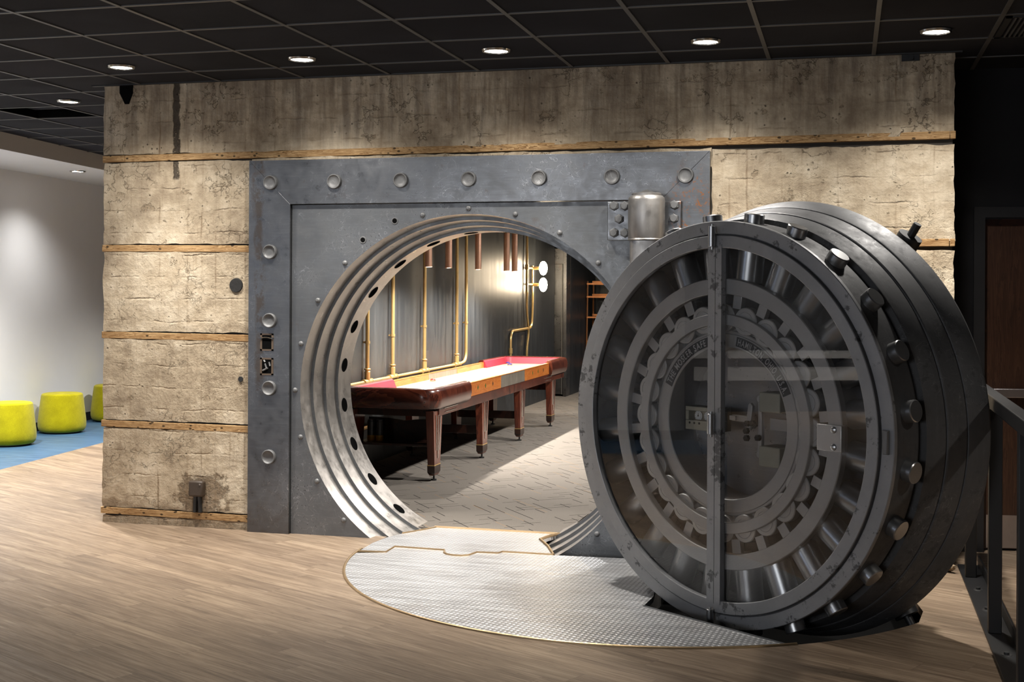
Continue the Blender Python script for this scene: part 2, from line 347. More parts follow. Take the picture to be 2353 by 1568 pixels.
M_oak = wood('oak_door', sr(52, 32, 22), sr(68, 43, 30), sr(80, 53, 38), (9, 9, .55), .45, .1, 9.)
M_red = plain('red_cushion', sr(150, 24, 46), .55)
M_green = plain('green_inlay', sr(14, 96, 44), .4)
M_puckred = plain('red_puck', sr(190, 40, 36), .3); M_puckblue = plain('blue_puck', sr(46, 58, 150), .3); M_puckwhite = plain('white_puck', (.8, .78, .74), .3)
M_canblack = plain('can_black', (.02, .02, .022), .35); M_canyellow = plain('can_yellow', sr(206, 150, 26), .4)
M_boxbrown = plain('brown_box', sr(72, 60, 50), .5, bump=.2)
M_greywall = plain('grey_room_paint', (.10, .10, .105), .8)
M_counter = plain('white_counter', (.82, .82, .82), .35)

# ------------------------------------------------------------------ mesh helpers
def B(): return bmesh.new()
def box(bm, a, b, M=None):
    (x0, y0, z0), (x1, y1, z1) = a, b
    vs = [bm.verts.new(Vector(p)) for p in ((x0, y0, z0), (x1, y0, z0), (x1, y1, z0), (x0, y1, z0), (x0, y0, z1), (x1, y0, z1), (x1, y1, z1), (x0, y1, z1))]
    if M: 
        for v in vs: v.co = M @ v.co
    for f in ((0, 3, 2, 1), (4, 5, 6, 7), (0, 1, 5, 4), (1, 2, 6, 5), (2, 3, 7, 6), (3, 0, 4, 7)): bm.faces.new([vs[i] for i in f])
    return vs
def basis(d):
    d = Vector(d).normalized(); a = Vector((0, 0, 1)) if abs(d.z) < .9 else Vector((1, 0, 0))
    u = d.cross(a).normalized(); return u, d.cross(u), d
def lathe(bm, prof, o, d, seg=48, a0=0., a1=2 * pi, u=None, v=None, cap=False):
    """prof: list of (along, radius). Full turn unless a0/a1 given."""
    if u is None: u, v, d = basis(d)
    o = Vector(o); full = abs(a1 - a0 - 2 * pi) < 1e-6; n = seg if full else seg + 1
    rings = []
    for s, r in prof:
        if r < 1e-7: rings.append([bm.verts.new(o + d * s)] * n)
        else: rings.append([bm.verts.new(o + d * s + (u * cos(a0 + (a1 - a0) * k / seg) + v * sin(a0 + (a1 - a0) * k / seg)) * r) for k in range(n)])
    for A, C in zip(rings, rings[1:]):
        for k in range(seg):
            j = (k + 1) % n
            q = []
            for w in (A[k], A[j], C[j], C[k]):
                if w not in q: q.append(w)
            if len(q) > 2: bm.faces.new(q)
    return rings
def cyl(bm, p0, p1, r0, r1=None, seg=24, bev=0.):
    r1 = r0 if r1 is None else r1; p0, p1 = Vector(p0), Vector(p1); L = (p1 - p0).length
    if bev: pr = [(0, 0), (0, r0 - bev), (bev, r0), (L - bev, r1), (L, r1 - bev), (L, 0)]
    else: pr = [(0, 0), (0, r0), (L, r1), (L, 0)]
    lathe(bm, pr, p0, p1 - p0, seg)
def tube(bm, pts, r, seg=10):
    pts = [Vector(p) for p in pts]; prev = None; u = None
    for i, p in enumerate(pts):
        t = (pts[min(i + 1, len(pts) - 1)] - pts[max(i - 1, 0)]).normalized()
        if u is None: u, w, _ = basis(t)
        else: u = (u - t * u.dot(t)).normalized(); w = t.cross(u)
        ring = [bm.verts.new(p + (u * cos(2 * pi * k / seg) + w * sin(2 * pi * k / seg)) * r) for k in range(seg)]
        if prev:
            for k in range(seg): bm.faces.new((prev[k], prev[(k + 1) % seg], ring[(k + 1) % seg], ring[k]))
        else: bm.faces.new(ring[::-1])
        prev = ring
    bm.faces.new(prev)
def smooth_path(pts, rad, n=6):
    """round the corners of a polyline"""
    pts = [Vector(p) for p in pts]; out = [pts[0]]
    for a, b, c in zip(pts, pts[1:], pts[2:]):
        r = min(rad, (a - b).length * .49, (c - b).length * .49); p = b + (a - b).normalized() * r; q = b + (c - b).normalized() * r
        for k in range(n + 1):
            t = k / n; out.append(p * (1 - t) ** 2 + b * 2 * t * (1 - t) + q * t * t)
    return out + [pts[-1]]
def prism(bm, poly, z0, z1, M=None, ax=None):
    """extrude a 2D polygon. ax maps (a,b,h)->Vector"""
    f = ax or (lambda a, b, h: Vector((a, b, h)))
    lo = [bm.verts.new(f(a, b, z0)) for a, b in poly]; hi = [bm.verts.new(f(a, b, z1)) for a, b in poly]
    bm.faces.new(lo[::-1]); bm.faces.new(hi); n = len(poly)
    for k in range(n): bm.faces.new((lo[k], lo[(k + 1) % n], hi[(k + 1) % n], hi[k]))
    if M:
        for v in lo + hi: v.co = M @ v.co
def obj(name, bm, mat, parent=None, bev=0., ang=32, local=False, recalc=True):
    if recalc: bmesh.ops.recalc_face_normals(bm, faces=bm.faces)
    me = bpy.data.meshes.new(name); 
    for f in bm.faces: f.smooth = True
    bm.to_mesh(me); bm.free(); me.set_sharp_from_angle(angle=R(ang))
    me.materials.append(mat)
    o = bpy.data.objects.new(name, me); COL.objects.link(o)
    if parent is not None:
        o.parent = parent
        if not local:
            M = Matrix.Identity(4); q = parent
            M = WM[parent.name]
            o.matrix_parent_inverse = M.inverted()
            WM[o.name] = Matrix.Identity(4)
        else: WM[o.name] = WM[parent.name]
    else: WM[o.name] = Matrix.Identity(4)
    if bev:
        b = o.modifiers.new('edge', 'BEVEL'); b.width = bev; b.segments = 2; b.limit_method = 'ANGLE'; b.angle_limit = R(40); b.harden_normals = False
    return o
WM = {}
def sub(o, name, bm, mat, **k):
    """child of a mesh whose own vertices are in the same space"""
    c = obj(name, bm, mat, **k); c.parent = o; c.matrix_parent_inverse = Matrix.Identity(4); WM[c.name] = WM[o.name]; return c
def thing(name, label, cat, loc=(0, 0, 0), group=None, M=None):
    o = bpy.data.objects.new(name, None); COL.objects.link(o); o.empty_display_size = .1
    o.matrix_world = M if M is not None else Matrix.Translation(loc); WM[o.name] = o.matrix_world.copy()
    return tag(o, label, cat, group)
def tag(o, label, cat, group=None):
    o['label'] = label; o['category'] = cat
    if group: o['group'] = group
    return o
def struct(name, bm, mat, **k):
    o = obj(name, bm, mat, **k); o['kind'] = 'structure'; return o
def dup(root, delta, label, group=None, rot=None):
    r = root.copy(); COL.objects.link(r); r.location = root.location + Vector(delta); r['label'] = label
    if group: r['group'] = group
    for ch in list(root.children):
        c = ch.copy(); COL.objects.link(c); c.parent = r; c.matrix_parent_inverse = ch.matrix_parent_inverse
        for gch in list(ch.children):
            d = gch.copy(); COL.objects.link(d); d.parent = c; d.matrix_parent_inverse = gch.matrix_parent_inverse
    return r

# ------------------------------------------------------------------ camera
CAMLOC = Vector((2.3534, -7.8717, 1.655)); yaw, roll, F = -.2572, .0051, 2925.04
fwd = Vector((sin(yaw), cos(yaw), 0)); rt = Vector((cos(yaw), -sin(yaw), 0)); up = Vector((0, 0, 1))
r2 = rt * cos(roll) + up * sin(roll); u2 = -rt * sin(roll) + up * cos(roll)
cd = bpy.data.cameras.new('camera'); cam = bpy.data.objects.new('camera', cd); COL.objects.link(cam)
cam.matrix_world = Matrix(((r2.x, u2.x, -fwd.x, CAMLOC.x), (r2.y, u2.y, -fwd.y, CAMLOC.y), (r2.z, u2.z, -fwd.z, CAMLOC.z), (0, 0, 0, 1)))
cd.sensor_width = 36; cd.lens = F / 2353 * 36; cd.shift_y = -(784 - 659.19) / 2353; cd.clip_start = .05; cd.clip_end = 100
SC.camera = cam

CH = 3.046           # ceiling height
T = .6096            # ceiling module
GX, GY = -3.5956, .2051
HC = Vector((1.192, -.305, 0)); HR = 1.787   # swing circle of the door in the floor
RC, RZ = 0., .957    # round opening centre
def wallx(y): return -6.43 - .118 * (y - 4.4)
def bluex(y): return -4.936 - .118 * (y - 1.94)
def soffx(y): return -5.107 - .128 * (y - 2.146)

# ------------------------------------------------------------------ floors
def arc(c, r, a0, a1, n): return [(c[0] + r * cos(a0 + (a1 - a0) * k / n), c[1] + r * sin(a0 + (a1 - a0) * k / n)) for k in range(n + 1)]
DA, DC = .6108, Vector((1.7244, -1.3901, .9688))     # door azimuth and centre
DH = Vector((cos(DA), -sin(DA), 0)); DN = Vector((-sin(DA), -cos(DA), 0))
# swing-pit outline: from the wall on the left round the arc to the wall on the right
PITARC = arc(HC, HR, pi - R(-8.5) , 2 * pi - R(32), 72)
PITARC = [p for p in PITARC if p[1] < -.19]
right_end = PITARC[-1]
from mathutils.geometry import tessellate_polygon
def flat_poly(bm, poly, z, th=.0):
    tris = tessellate_polygon([[Vector((x, y, 0)) for x, y in poly]])
    vs = [bm.verts.new((x, y, z)) for x, y in poly]
    for t in tris: bm.faces.new([vs[i] for i in t])
    if th:
        lo = [bm.verts.new((x, y, z - th)) for x, y in poly]; n = len(poly)
        for t in tris: bm.faces.new([lo[i] for i in t][::-1])
        for k in range(n): bm.faces.new((vs[k], vs[(k + 1) % n], lo[(k + 1) % n], lo[k]))
bm = B()
left_in = PITARC[0]
notch = [(left_in[0], .05)] + PITARC + [(2.74, -1.02), (2.66, -.42), (2.62, .05)]
poly = [(-9.4, -13), (6.6, -13), (6.6, 2.6), (2.93, 2.6), (2.93, .05)] + notch[::-1] + [(-2.6, .05), (-2.6, 9.9), (bluex(9.9), 9.9), (bluex(-3.0), -3.0), (-9.4, -3.0)]
flat_poly(bm, poly, 0., .04)
struct('floor', bm, M_floor, ang=20)
bm = B(); flat_poly(bm, [(bluex(9.9), 9.9), (wallx(9.9) - .1, 9.9), (wallx(-3) - .1, -3.0), (bluex(-3.0), -3.0)], 0., .04)
struct('floor_blue_vinyl', bm, M_blue)
bm = B(); box(bm, (-2.3, .43, -.06), (2.5, 13.4, .0))
struct('floor_carpet', bm, M_carpet)
bm = B()   # the pit under the swinging door
box(bm, (-.75, -2.25, -.36), (3.05, .75, -.31)); box(bm, (2.78, -1.3, -.31), (2.85, -.3, -.045))
prism(bm, [(HC.x + (HR + .02) * cos(a), HC.y + (HR + .02) * sin(a)) for a in [pi + R(4) + k * R(3) for k in range(0, 49)]] + [(HC.x + (HR + .05) * cos(a), HC.y + (HR + .05) * sin(a)) for a in [pi + R(4) + k * R(3) for k in range(48, -1, -1)]], -.31, -.041)
struct('floor_door_pit', bm, M_pit)

# tread plates -------------------------------------------------------
e1 = Vector((1.342, -1.321)); ed = Vector((.8192, -.5736))
big_edge_r = e1 + ed * .915
seam = [(-.574, -.457), (-.404, -.435), (-.406, -.262), (-.072, -.276), (-.05, -.35), (-.02, -.39), (.02, -.407), (.075, -.408), (.115, -.38), (.14, -.283), (.274, -.270), (.29, -.225), (.614, -.222)]
lo_arc = [p for p in arc(HC, HR - .012, pi + R(4.5), 2 * pi - R(40), 80) if p[1] < -.455 and (Vector(p) - e1).dot(Vector((ed.y, -ed.x))) > -.002 and p[0] < 2.12]
t1 = thing('tread_plate', 'large half-round tread plate of raised dots set in the wood floor before the round doorway', 'floor plate', (.7, -1.2, 0))
bm = B()
poly = [(x, y - .006) for x, y in seam[1:]] + [(1.06, -.195), (1.30, -.40), (1.362, -1.10), tuple(e1), tuple(big_edge_r)] + lo_arc[::-1]
flat_poly(bm, poly, .003, .03); obj('plate', bm, M_tread, t1, ang=20)
bm = B()
tube(bm, [(x, y, .001) for x, y in arc(HC, HR - .004, pi + R(2), 2 * pi - R(58), 90) if y < -.30], .009, 8); obj('brass_edging', bm, M_brasstrim, t1)
bm = B(); tube(bm, [(*e1, .001), (*big_edge_r, .001)], .008, 6); obj('pit_edging', bm, M_jambdark, t1)
t2 = thing('threshold_plate', 'small tread plate of raised dots lying across the round door opening', 'floor plate', (0, .1, 0))
bm = B()
poly = [(x, y + .006) for x, y in seam] + [(.60, -.17), (.53, .0), (.43, .21), (.455, .33), (.50, .425), (-.36, .425), (-.40, .34), (-.505, .16), (-.56, .0), (-.585, -.19)]
flat_poly(bm, poly, .004, .03); obj('plate', bm, M_tread, t2, ang=20)
bm = B(); tube(bm, [(x, y, .003) for x, y in seam], .009, 6); tube(bm, [(-.37, .433, .004), (.51, .433, .004)], .011, 6)
tube(bm, [(.614, -.222, .004), (.53, .0, .006), (.425, .215, .006), (.455, .33, .006), (.50, .43, .006)], .010, 6)
tube(bm, [(-.36, .425, .004), (-.40, .34, .004), (-.505, .16, .004)], .008, 6)
obj('brass_edging', bm, M_brasstrim, t2)

# ------------------------------------------------------------------ ceiling
bm = B()
x0, x1 = -16, 11
hole = (-1, -3)   # open tile cell
for i in range(-12, 18):
    for j in range(-22, 18):
        X0, Y0 = GX + i * T, GY + j * T
        if Y0 + T > 9.9 + T or Y0 < -13.3 or X0 > 6.6 + T: continue
        ym = max(Y0, -2.5)
        if i == -1 and j == 1: continue
        if X0 + T < soffx(Y0 + T) and X0 + T < soffx(Y0): continue
        if Y0 > .3 and X0 > -2.3 and X0 < 2.4: continue
        vs = [bm.verts.new((X0, Y0, CH)), bm.verts.new((X0, Y0 + T, CH)), bm.verts.new((X0 + T, Y0 + T, CH)), bm.verts.new((X0 + T, Y0, CH))]
        bm.faces.new(vs)
ce = struct('ceiling', bm, M_tile, recalc=False)
bm = B()
for i in range(-12, 18):
    X = GX + i * T
    if X < -5.0:
        yb = min(9.9, 2.146 + (-5.107 - X) / .128) if X < -5.107 + .5 else 9.9
        box(bm, (X - .012, -13, CH - .006), (X + .012, yb, CH + .004))
    else:
        box(bm, (X - .012, -13, CH - .006), (X + .012, (-.0 if -2.6 < X < 2.9 else 9.9), CH + .004))
for j in range(-21, 17):
    Y = GY + j * T; xl = max(-9.4, soffx(Y)) if Y > -3 else -9.4
    xr = -2.6 if Y > 0 else 6.6
    box(bm, (xl, Y - .012, CH - .0055), (xr, Y + .012, CH + .0035))
    if Y > 0 and Y < 2.6: box(bm, (2.97, Y - .012, CH - .0055), (6.6, Y + .012, CH + .0035))
g_ = sub(ce, 'ceiling_grid', bm, M_tbar); g_['kind'] = 'structure'
bm = B()   # wall angle along the top of the concrete
box(bm, (-2.75, -.03, CH - .008), (3.0, .0, CH + .003)); g2 = sub(ce, 'ceiling_wall_angle', bm, M_base); g2['kind'] = 'structure'
bm = B()   # plenum above the missing tile, with the pushed-back tile lying in it
hx0, hy0 = GX - T + .012, GY + T + .012
for a, b in (((hx0 - .02, hy0 - .02, CH), (hx0, hy0 + T, CH + .14)), ((hx0 + T - .024, hy0 - .02, CH), (hx0 + T, hy0 + T, CH + .14)), ((hx0 - .02, hy0 - .03, CH), (hx0 + T, hy0 - .02, CH + .14)), ((hx0 - .02, hy0 + T - .024, CH), (hx0 + T, hy0 + T, CH + .14)), ((hx0 - .02, hy0 - .03, CH + .14), (hx0 + T, hy0 + T, CH + .16))): box(bm, a, b)
g3 = sub(ce, 'ceiling_plenum', bm, M_pit); g3['kind'] = 'structure'
bm = B(); box(bm, (hx0 + .03, hy0 + .02, CH + .055), (hx0 + .56, hy0 + .50, CH + .075))
tag(obj('ceiling_tile', bm, M_tile), 'loose grey ceiling tile lying up inside the open ceiling square', 'ceiling tile')
bm = B()   # lid so no sky light leaks through
box(bm, (-16, -14, CH + .35), (11, 14, CH + .4)); struct('ceiling_slab', bm, M_pit)

# recessed downlights
def downlight(x, y, z, label, grp='recessed downlights above the concrete wall'):
    t = thing('recessed_downlight', label, 'light', (x, y, z), grp)
    bm = B(); lathe(bm, [(0, .086), (-.010, .082), (-.012, .072), (.004, .068), (.02, .066)], (x, y, z), (0, 0, 1), 40); obj('trim_ring', bm, M_chrome if grp else M_white, t)
    bm = B(); lathe(bm, [(.002, 0), (.002, .066)], (x, y, z - .008), (0, 0, 1), 40); obj('lens', bm, M_lens, t)
    return t
LX = [-2.11, -.87, .36, 1.58, 2.81]
names = ['leftmost downlight in the row along the concrete wall', 'second downlight from the left in the row along the concrete wall', 'middle downlight of the five along the concrete wall', 'fourth downlight from the left along the concrete wall', 'rightmost downlight of the row, near the black wall']
for x, nm in zip(LX, names): downlight(x, -.685, CH - .004, nm)
downlight(-3.34, .576, CH - .004, 'downlight set back left of the concrete wall, beside the open ceiling square')
downlight(-5.72, 4.28, 2.887, 'small downlight in the white soffit over the yellow stools', 'soffit downlight')

# ceiling grille upper right
t = thing('air_grille', 'black slotted air grille in the dark ceiling corner', 'vent', (3.4, -.7, CH))
bm = B(); X0, Y0 = GX + 11 * T + .02, GY - 2 * T + .02
for a, b in (((X0, Y0, CH - .012), (X0 + .03, Y0 + .57, CH)), ((X0 + .54, Y0, CH - .012), (X0 + .57, Y0 + .57, CH)), ((X0, Y0, CH - .012), (X0 + .57, Y0 + .03, CH)), ((X0, Y0 + .54, CH - .012), (X0 + .57, Y0 + .57, CH))): box(bm, a, b)
obj('frame', bm, M_base, t)
bm = B()
for k in range(20):
    x = X0 + .045 + k * .025; box(bm, (x, Y0 + .03, CH - .014), (x + .008, Y0 + .54, CH - .002))
obj('slats', bm, M_tbar, t)

# ------------------------------------------------------------------ walls
strips_z = [.082, .688, 1.304, 1.909, 2.531]; SH = .024
def jit(x, z, k): return noise.noise(Vector((x * 6.3, z * 6.3, k * 7.1))) * .008 + noise.noise(Vector((x * 26, z * 26, k * 3.3))) * .005
def rough_panel(bm, xa, xb, za, zb, ztop_slope=False, edges='LRTB', dy=.0):
    nx = max(2, int((xb - xa) / .035)); nz = max(2, int((zb - za) / .035)); gr = []
    for i in range(nx + 1):
        col = []
        for k in range(nz + 1):
            x = xa + (xb - xa) * i / nx; z = za + (zb - za) * k / nz
            y = -.004 - .004 * noise.noise(Vector((x * 4, 1, z * 4))) - .004 * noise.noise(Vector((x * 13, 5, z * 13)))
            if i == 0 and 'L' in edges: x += jit(x, z, 1) * 1.6 + .004
            if i == nx and 'R' in edges: x += jit(x, z, 2) * 1.6 - .004
            if k == 0 and 'B' in edges: z += jit(x, z, 3)
            if k == nz and 'T' in edges: z += jit(x, z, 4)
            col.append(bm.verts.new((x, y + dy, z)))
        gr.append(col)
    for i in range(nx):
        for k in range(nz): bm.faces.new((gr[i][k], gr[i + 1][k], gr[i + 1][k + 1], gr[i][k + 1]))
    # return edges
    def skirt(loop):
        back = [bm.verts.new((v.co.x, .035, v.co.z)) for v in loop]
        for a, b, c, d in zip(loop, loop[1:], back[1:], back): bm.faces.new((a, b, c, d))
    skirt([gr[i][0] for i in range(nx + 1)]); skirt([gr[i][nz] for i in range(nx + 1)][::-1]); skirt(gr[0][::-1]); skirt(gr[nx])
WL, WR = -2.669, 2.963
bm = B()
gap = SH + .004
edges_l = [0.] + sum([[z - gap, z + gap] for z in strips_z], []) + [CH]
for k in range(0, 10, 2):
    rough_panel(bm, WL, -1.536, edges_l[k], edges_l[k + 1])
    rough_panel(bm, 1.546, WR, edges_l[k], edges_l[k + 1])
rough_panel(bm, -1.536, 1.546, 2.40, 2.512, edges='T')
rough_panel(bm, WL, WR, 2.548 + .012, CH)
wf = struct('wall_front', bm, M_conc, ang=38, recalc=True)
bm = B()   # rough core behind the face
for a, b in (((WL + .012, .025, 0), (-1.25, .64, CH)), ((1.25, .025, 0), (WR - .012, .64, CH)), ((-1.25, .025, 2.3), (1.25, .64, CH))): box(bm, a, b)
c_ = sub(wf, 'wall_core', bm, M_darkconc); c_['kind'] = 'structure'
# vault side walls, back wall, ceiling
bm = B(); box(bm, (WL + .012, .64, 0), (-1.922, 10.9, CH)); struct('wall_vault_left', bm, M_vpanel)
bm = B(); box(bm, (-2.3, 11.2, 0), (-1.735, 13.4, CH)); struct('wall_vault_far_left', bm, M_vpanel)
bm = B(); box(bm, (-2.3, 13.2, 0), (2.6, 13.4, CH)); struct('wall_vault_back', bm, M_vpanel)
bm = B(); box(bm, (2.2, .64, 0), (2.6, 13.3, CH)); struct('wall_vault_right', bm, M_vpanel)
bm = B(); box(bm, (-2.6, .64, 2.9), (2.6, 13.4, CH - .02)); struct('ceiling_vault', bm, M_blackwall)
# corridor on the left
def slab_xy(bm, pts, th, z0, z1):
    a, b = Vector(pts[0]), Vector(pts[1]); d = (b - a).normalized(); n = Vector((-d.y, d.x)) * th
    prism(bm, [tuple(a), tuple(b), tuple(b + n), tuple(a + n)], z0, z1)
bm = B(); slab_xy(bm, ((wallx(-3), -3), (wallx(9.9), 9.9)), .15, 0, CH); struct('wall_left', bm, M_white)
bm = B(); prism(bm, [(soffx(-3), -3), (soffx(9.9), 9.9), (wallx(9.9) - .05, 9.9), (wallx(-3) - .05, -3)], 2.887, CH + .02); struct('ceiling_soffit', bm, M_soffit)
bm = B(); slab_xy(bm, ((wallx(-3) + .012, -3), (wallx(9.9) + .012, 9.9)), .014, 0, .10); struct('baseboard_left', bm, M_base)
bm = B(); box(bm, (-8, 9.9, 0), (-2.5, 10.1, CH)); struct('wall_corridor_end', bm, M_white)
# black wall with the oak door on the right
D2 = R(8.7); dd = Vector((cos(D2), sin(D2))); P0 = Vector((3.19, .64))
def along(s, n=0.): return tuple(P0 + dd * s + Vector((-dd.y, dd.x)) * n)
bm = B()
for s0, s1, z0, z1 in ((-.5, -.068, 0, CH), (-.068, 1.0, 2.172, CH), (1.0, 3.4, 0, CH)):
    prism(bm, [along(s0), along(s1), along(s1, .15), along(s0, .15)], z0, z1)
struct('wall_right', bm, M_blackwall)
bm = B()
for s0, s1, z0, z1 in ((-.068, .0, 0, 2.172), (.93, .998, 0, 2.172), (.0, .93, 2.105, 2.172)):
    prism(bm, [along(s0, -.02), along(s1, -.02), along(s1, .13), along(s0, .13)], z0, z1)
struct('trim_1', bm, plain('door_frame_black', (.022, .022, .024), .4))
bm = B(); prism(bm, [along(.005, .05), along(.925, .05), along(.925, .095), along(.005, .095)], .012, 2.10)
dr = struct('door_1', bm, M_oak)
dr['label'] = 'dark oak door with steel push bar in the black wall'; 
bm = B(); prism(bm, [along(.005, .046), along(.925, .046), along(.925, .05), along(.005, .05)], 2.055, 2.10)
o = sub(dr, 'door_top_rail', bm, M_darkwood)
bm = B(); prism(bm, [along(.03, .044), along(.90, .044), along(.90, .05), along(.03, .05)], .018, .225); o = sub(dr, 'kick_plate', bm, M_stainless)
bm = B()
for s in (.06, .30, .55, .8):
    for z in (.04, .2):
        p = along(s, .044); cyl(bm, (p[0], p[1], z), (p[0] + .003 * dd.y, p[1] - .003, z), .007, seg=10)
sub(dr, 'kick_plate_screws', bm, M_ink)
bm = B(); prism(bm, [along(.03, -.03), along(.88, -.03), along(.88, .02), along(.03, .02)], .975, 1.03); sub(dr, 'push_bar', bm, M_stainless, bev=.003)
bm = B(); prism(bm, [along(.01, -.022), along(.03, -.022), along(.03, .05), along(.01, .05)], .965, 1.04)
prism(bm, [along(.86, -.022), along(.9, -.022), along(.9, .05), along(.86, .05)], .965, 1.04); sub(dr, 'push_bar_bracket', bm, M_blackmetal)
bm = B(); prism(bm, [along(-.5, -.012), along(-.07, -.012), along(-.07, .0), along(-.5, 0)], 0, .1); struct('baseboard_right', bm, M_base)
# rest of the room, behind and beside the camera (seen in the glass)
bm = B(); box(bm, (-9.6, -13.2, 0), (-9.4, -3., CH)); box(bm, (-9.4, -3.0, 0), (wallx(-3), -2.9, CH)); struct('wall_far_left', bm, M_greywall)
bm = B(); box(bm, (-9.4, -13.2, 0), (6.6, -13., CH)); struct('wall_back', bm, M_greywall)
bm = B(); box(bm, (6.6, -13.2, 0), (6.8, 2.6, CH)); struct('wall_far_right', bm, M_greywall)

# wooden strips set in the concrete
SL = ['long wooden strip crossing the whole concrete wall above the steel frame', 'wooden strip in the concrete left of the frame, level with the second cap down', 'wooden strip in the concrete left of the frame, just above the two square slots', 'wooden strip in the concrete left of the frame, between round hole and junction box', 'lowest wooden strip on the concrete, just above the floor beside the frame']
def strip(x0, x1, z, sl, label):
    bm = B(); n = max(2, int((x1 - x0) / .12)); prev = None
    for i in range(n + 1):
        x = x0 + (x1 - x0) * i / n; zz = z + sl * (x - WL) + .0015 * noise.noise(Vector((x * 2, z, 0)))
        h = SH - .001
        ring = [bm.verts.new(p) for p in ((x, -.006, zz - h), (x, -.006, zz + h), (x, .03, zz + h), (x, .03, zz - h))]
        if prev:
            for k in range(4): bm.faces.new((prev[k], prev[(k + 1) % 4], ring[(k + 1) % 4], ring[k]))
        else: bm.faces.new(ring)
        prev = ring
    bm.faces.new(prev[::-1])
    return tag(obj('wooden_strip', bm, M_pine, bev=.003), label, 'wood strip', 'wooden strips set in the concrete wall')
strip(WL - .006, WL + .165, 2.531, .005, 'short end piece of the top wooden strip at the left corner')
strip(WL + .168, WR - .03, 2.531, .005, SL[0])
strip(WR - .028, WR + .003, 2.531, .005, 'stub of wooden strip at the right corner, near the ceiling')
for z, l in zip(strips_z[:4][::-1], SL[1:]): strip(WL - .008, -1.538, z, -.006 if z < 2 else 0, l)
strip(1.56, WR - .03, 1.931 - .02, .003, 'wooden strip in the concrete right of the frame, beside the round door')
strip(WR - .027, WR + .002, 1.931 - .02, .003, 'stub of wooden strip at the right corner, behind the round door')

# small fittings on the concrete
t = thing('junction_box', 'brown metal junction box with two conduits low on the concrete wall', 'electrical box', (-1.92, 0, .22))
bm = B(); box(bm, (-1.975, -.055, .215), (-1.868, -.0, .322)); obj('box', bm, M_boxbrown, t, bev=.012)
for dx in (-.018, .022):
    bm = B(); cyl(bm, (-1.925 + dx, -.016, .105), (-1.925 + dx * .7, -.016, .22), .015, seg=12); obj('conduit', bm, M_base, t)
bm = B(); cyl(bm, (-1.885, -.055, .302), (-1.885, -.059, .302), .006, seg=10); obj('screw', bm, M_chrome, t)
bm = B(); lathe(bm, [(0, 0), (0, .046), (.012, .05), (.03, .05)], (-1.647, -.016, 1.655), (0, 1, 0), 28)
tag(obj('blanking_disc', bm, plain('tar_black', (.02, .019, .018), .7, bump=.8)), 'round black disc plugging a hole in the concrete beside the frame', 'hole cover')
bm = B(); cyl(bm, (-1.61, -.012, 1.02), (-1.61, .02, 1.02), .018, seg=12); tag(obj('pipe_stub', bm, M_base), 'small dark pipe stub in the concrete edge left of the frame', 'pipe')
bm = B(); box(bm, (-2.54, -.014, 2.985), (-2.44, .01, 3.04)); prism(bm, [(-2.54, 2.985), (-2.44, 2.985), (-2.47, 2.91), (-2.50, 2.91)], -.012, .0, ax=lambda a, b, h: Vector((a, h, b)))
tag(obj('wall_pocket', bm, M_pit), 'dark V-shaped pocket cut in the top left of the concrete wall', 'wall hole')
bm = B(); box(bm, (2.66, -.016, 3.0), (2.76, .0, 3.04)); cyl(bm, (2.715, -.02, 3.015), (2.715, -.03, 3.015), .012, seg=10)
tag(obj('sensor', bm, M_blackmetal), 'small black sensor at the top right of the concrete wall', 'sensor')
# broken concrete crumbs at the right foot of the wall
bm = B()
for k in range(26):
    c = Vector((2.80 + random.random() * .16, -.06 + random.random() * .06, .012 + random.random() * .03)); s_ = .012 + random.random() * .022
    m = bmesh.ops.create_icosphere(bm, subdivisions=1, radius=s_)
    for v in m['verts']: v.co = c + v.co * (1 + .4 * noise.noise(v.co * 60 + c * 9))
o = obj('concrete_rubble', bm, plain('rubble', sr(150, 130, 104), .95), ang=10); o['kind'] = 'stuff'; tag(o, 'broken concrete crumbs at the foot of the wall corner behind the round door', 'rubble')

# ------------------------------------------------------------------ vault door frame
FY, PY = -.0564, -.030
FL, FR, FT = -1.532, 1.5424, 2.492
IL, IR, IT = -1.232, 1.245, 2.196
vf = thing('vault_door_frame', 'square grey steel vault frame around the large round opening', 'vault frame', (0, -.03, 0))
XZ = lambda a, b, h: Vector((a, h, b))
g = .0007
for poly in ([(FL, -.02), (IL, -.02), (IL, IT), (FL + g, FT - g)], [(FL + g, FT), (FR - g, FT), (IR, IT + g), (IL, IT + g)], [(FR, -.02), (FR, FT - g), (IR, IT), (IR, -.02)]):
    bm = B(); prism(bm, poly, FY, .03, ax=XZ); obj('frame_bar', bm, M_frame, vf, bev=.0012)
R0 = 1.164
# front plate with the round hole
bm = B(); N = 144
hole_pts = [(RC + R0 * sin(2 * pi * k / N), RZ + R0 * cos(2 * pi * k / N)) for k in range(N)]
def rect_pt(a):
    s_, c_ = sin(a), cos(a); x1, x0, z1, z0 = IR - .004, IL + .004, IT - .004, -.42
    ts = []
    if s_ > 1e-9: ts.append((x1 - RC) / s_)
    if s_ < -1e-9: ts.append((x0 - RC) / s_)
    if c_ > 1e-9: ts.append((z1 - RZ) / c_)
    if c_ < -1e-9: ts.append((z0 - RZ) / c_)
    t_ = min(ts); return (RC + t_ * s_, RZ + t_ * c_)
angs = sorted([2 * pi * k / N for k in range(N)] + [math.atan2(x - RC, z - RZ) % (2 * pi) for x in (IR - .004, IL + .004) for z in (IT - .004, -.42)])
fi = [bm.verts.new((RC + R0 * sin(a), PY, RZ + R0 * cos(a))) for a in angs]; bi = [bm.verts.new((RC + R0 * sin(a), .03, RZ + R0 * cos(a))) for a in angs]
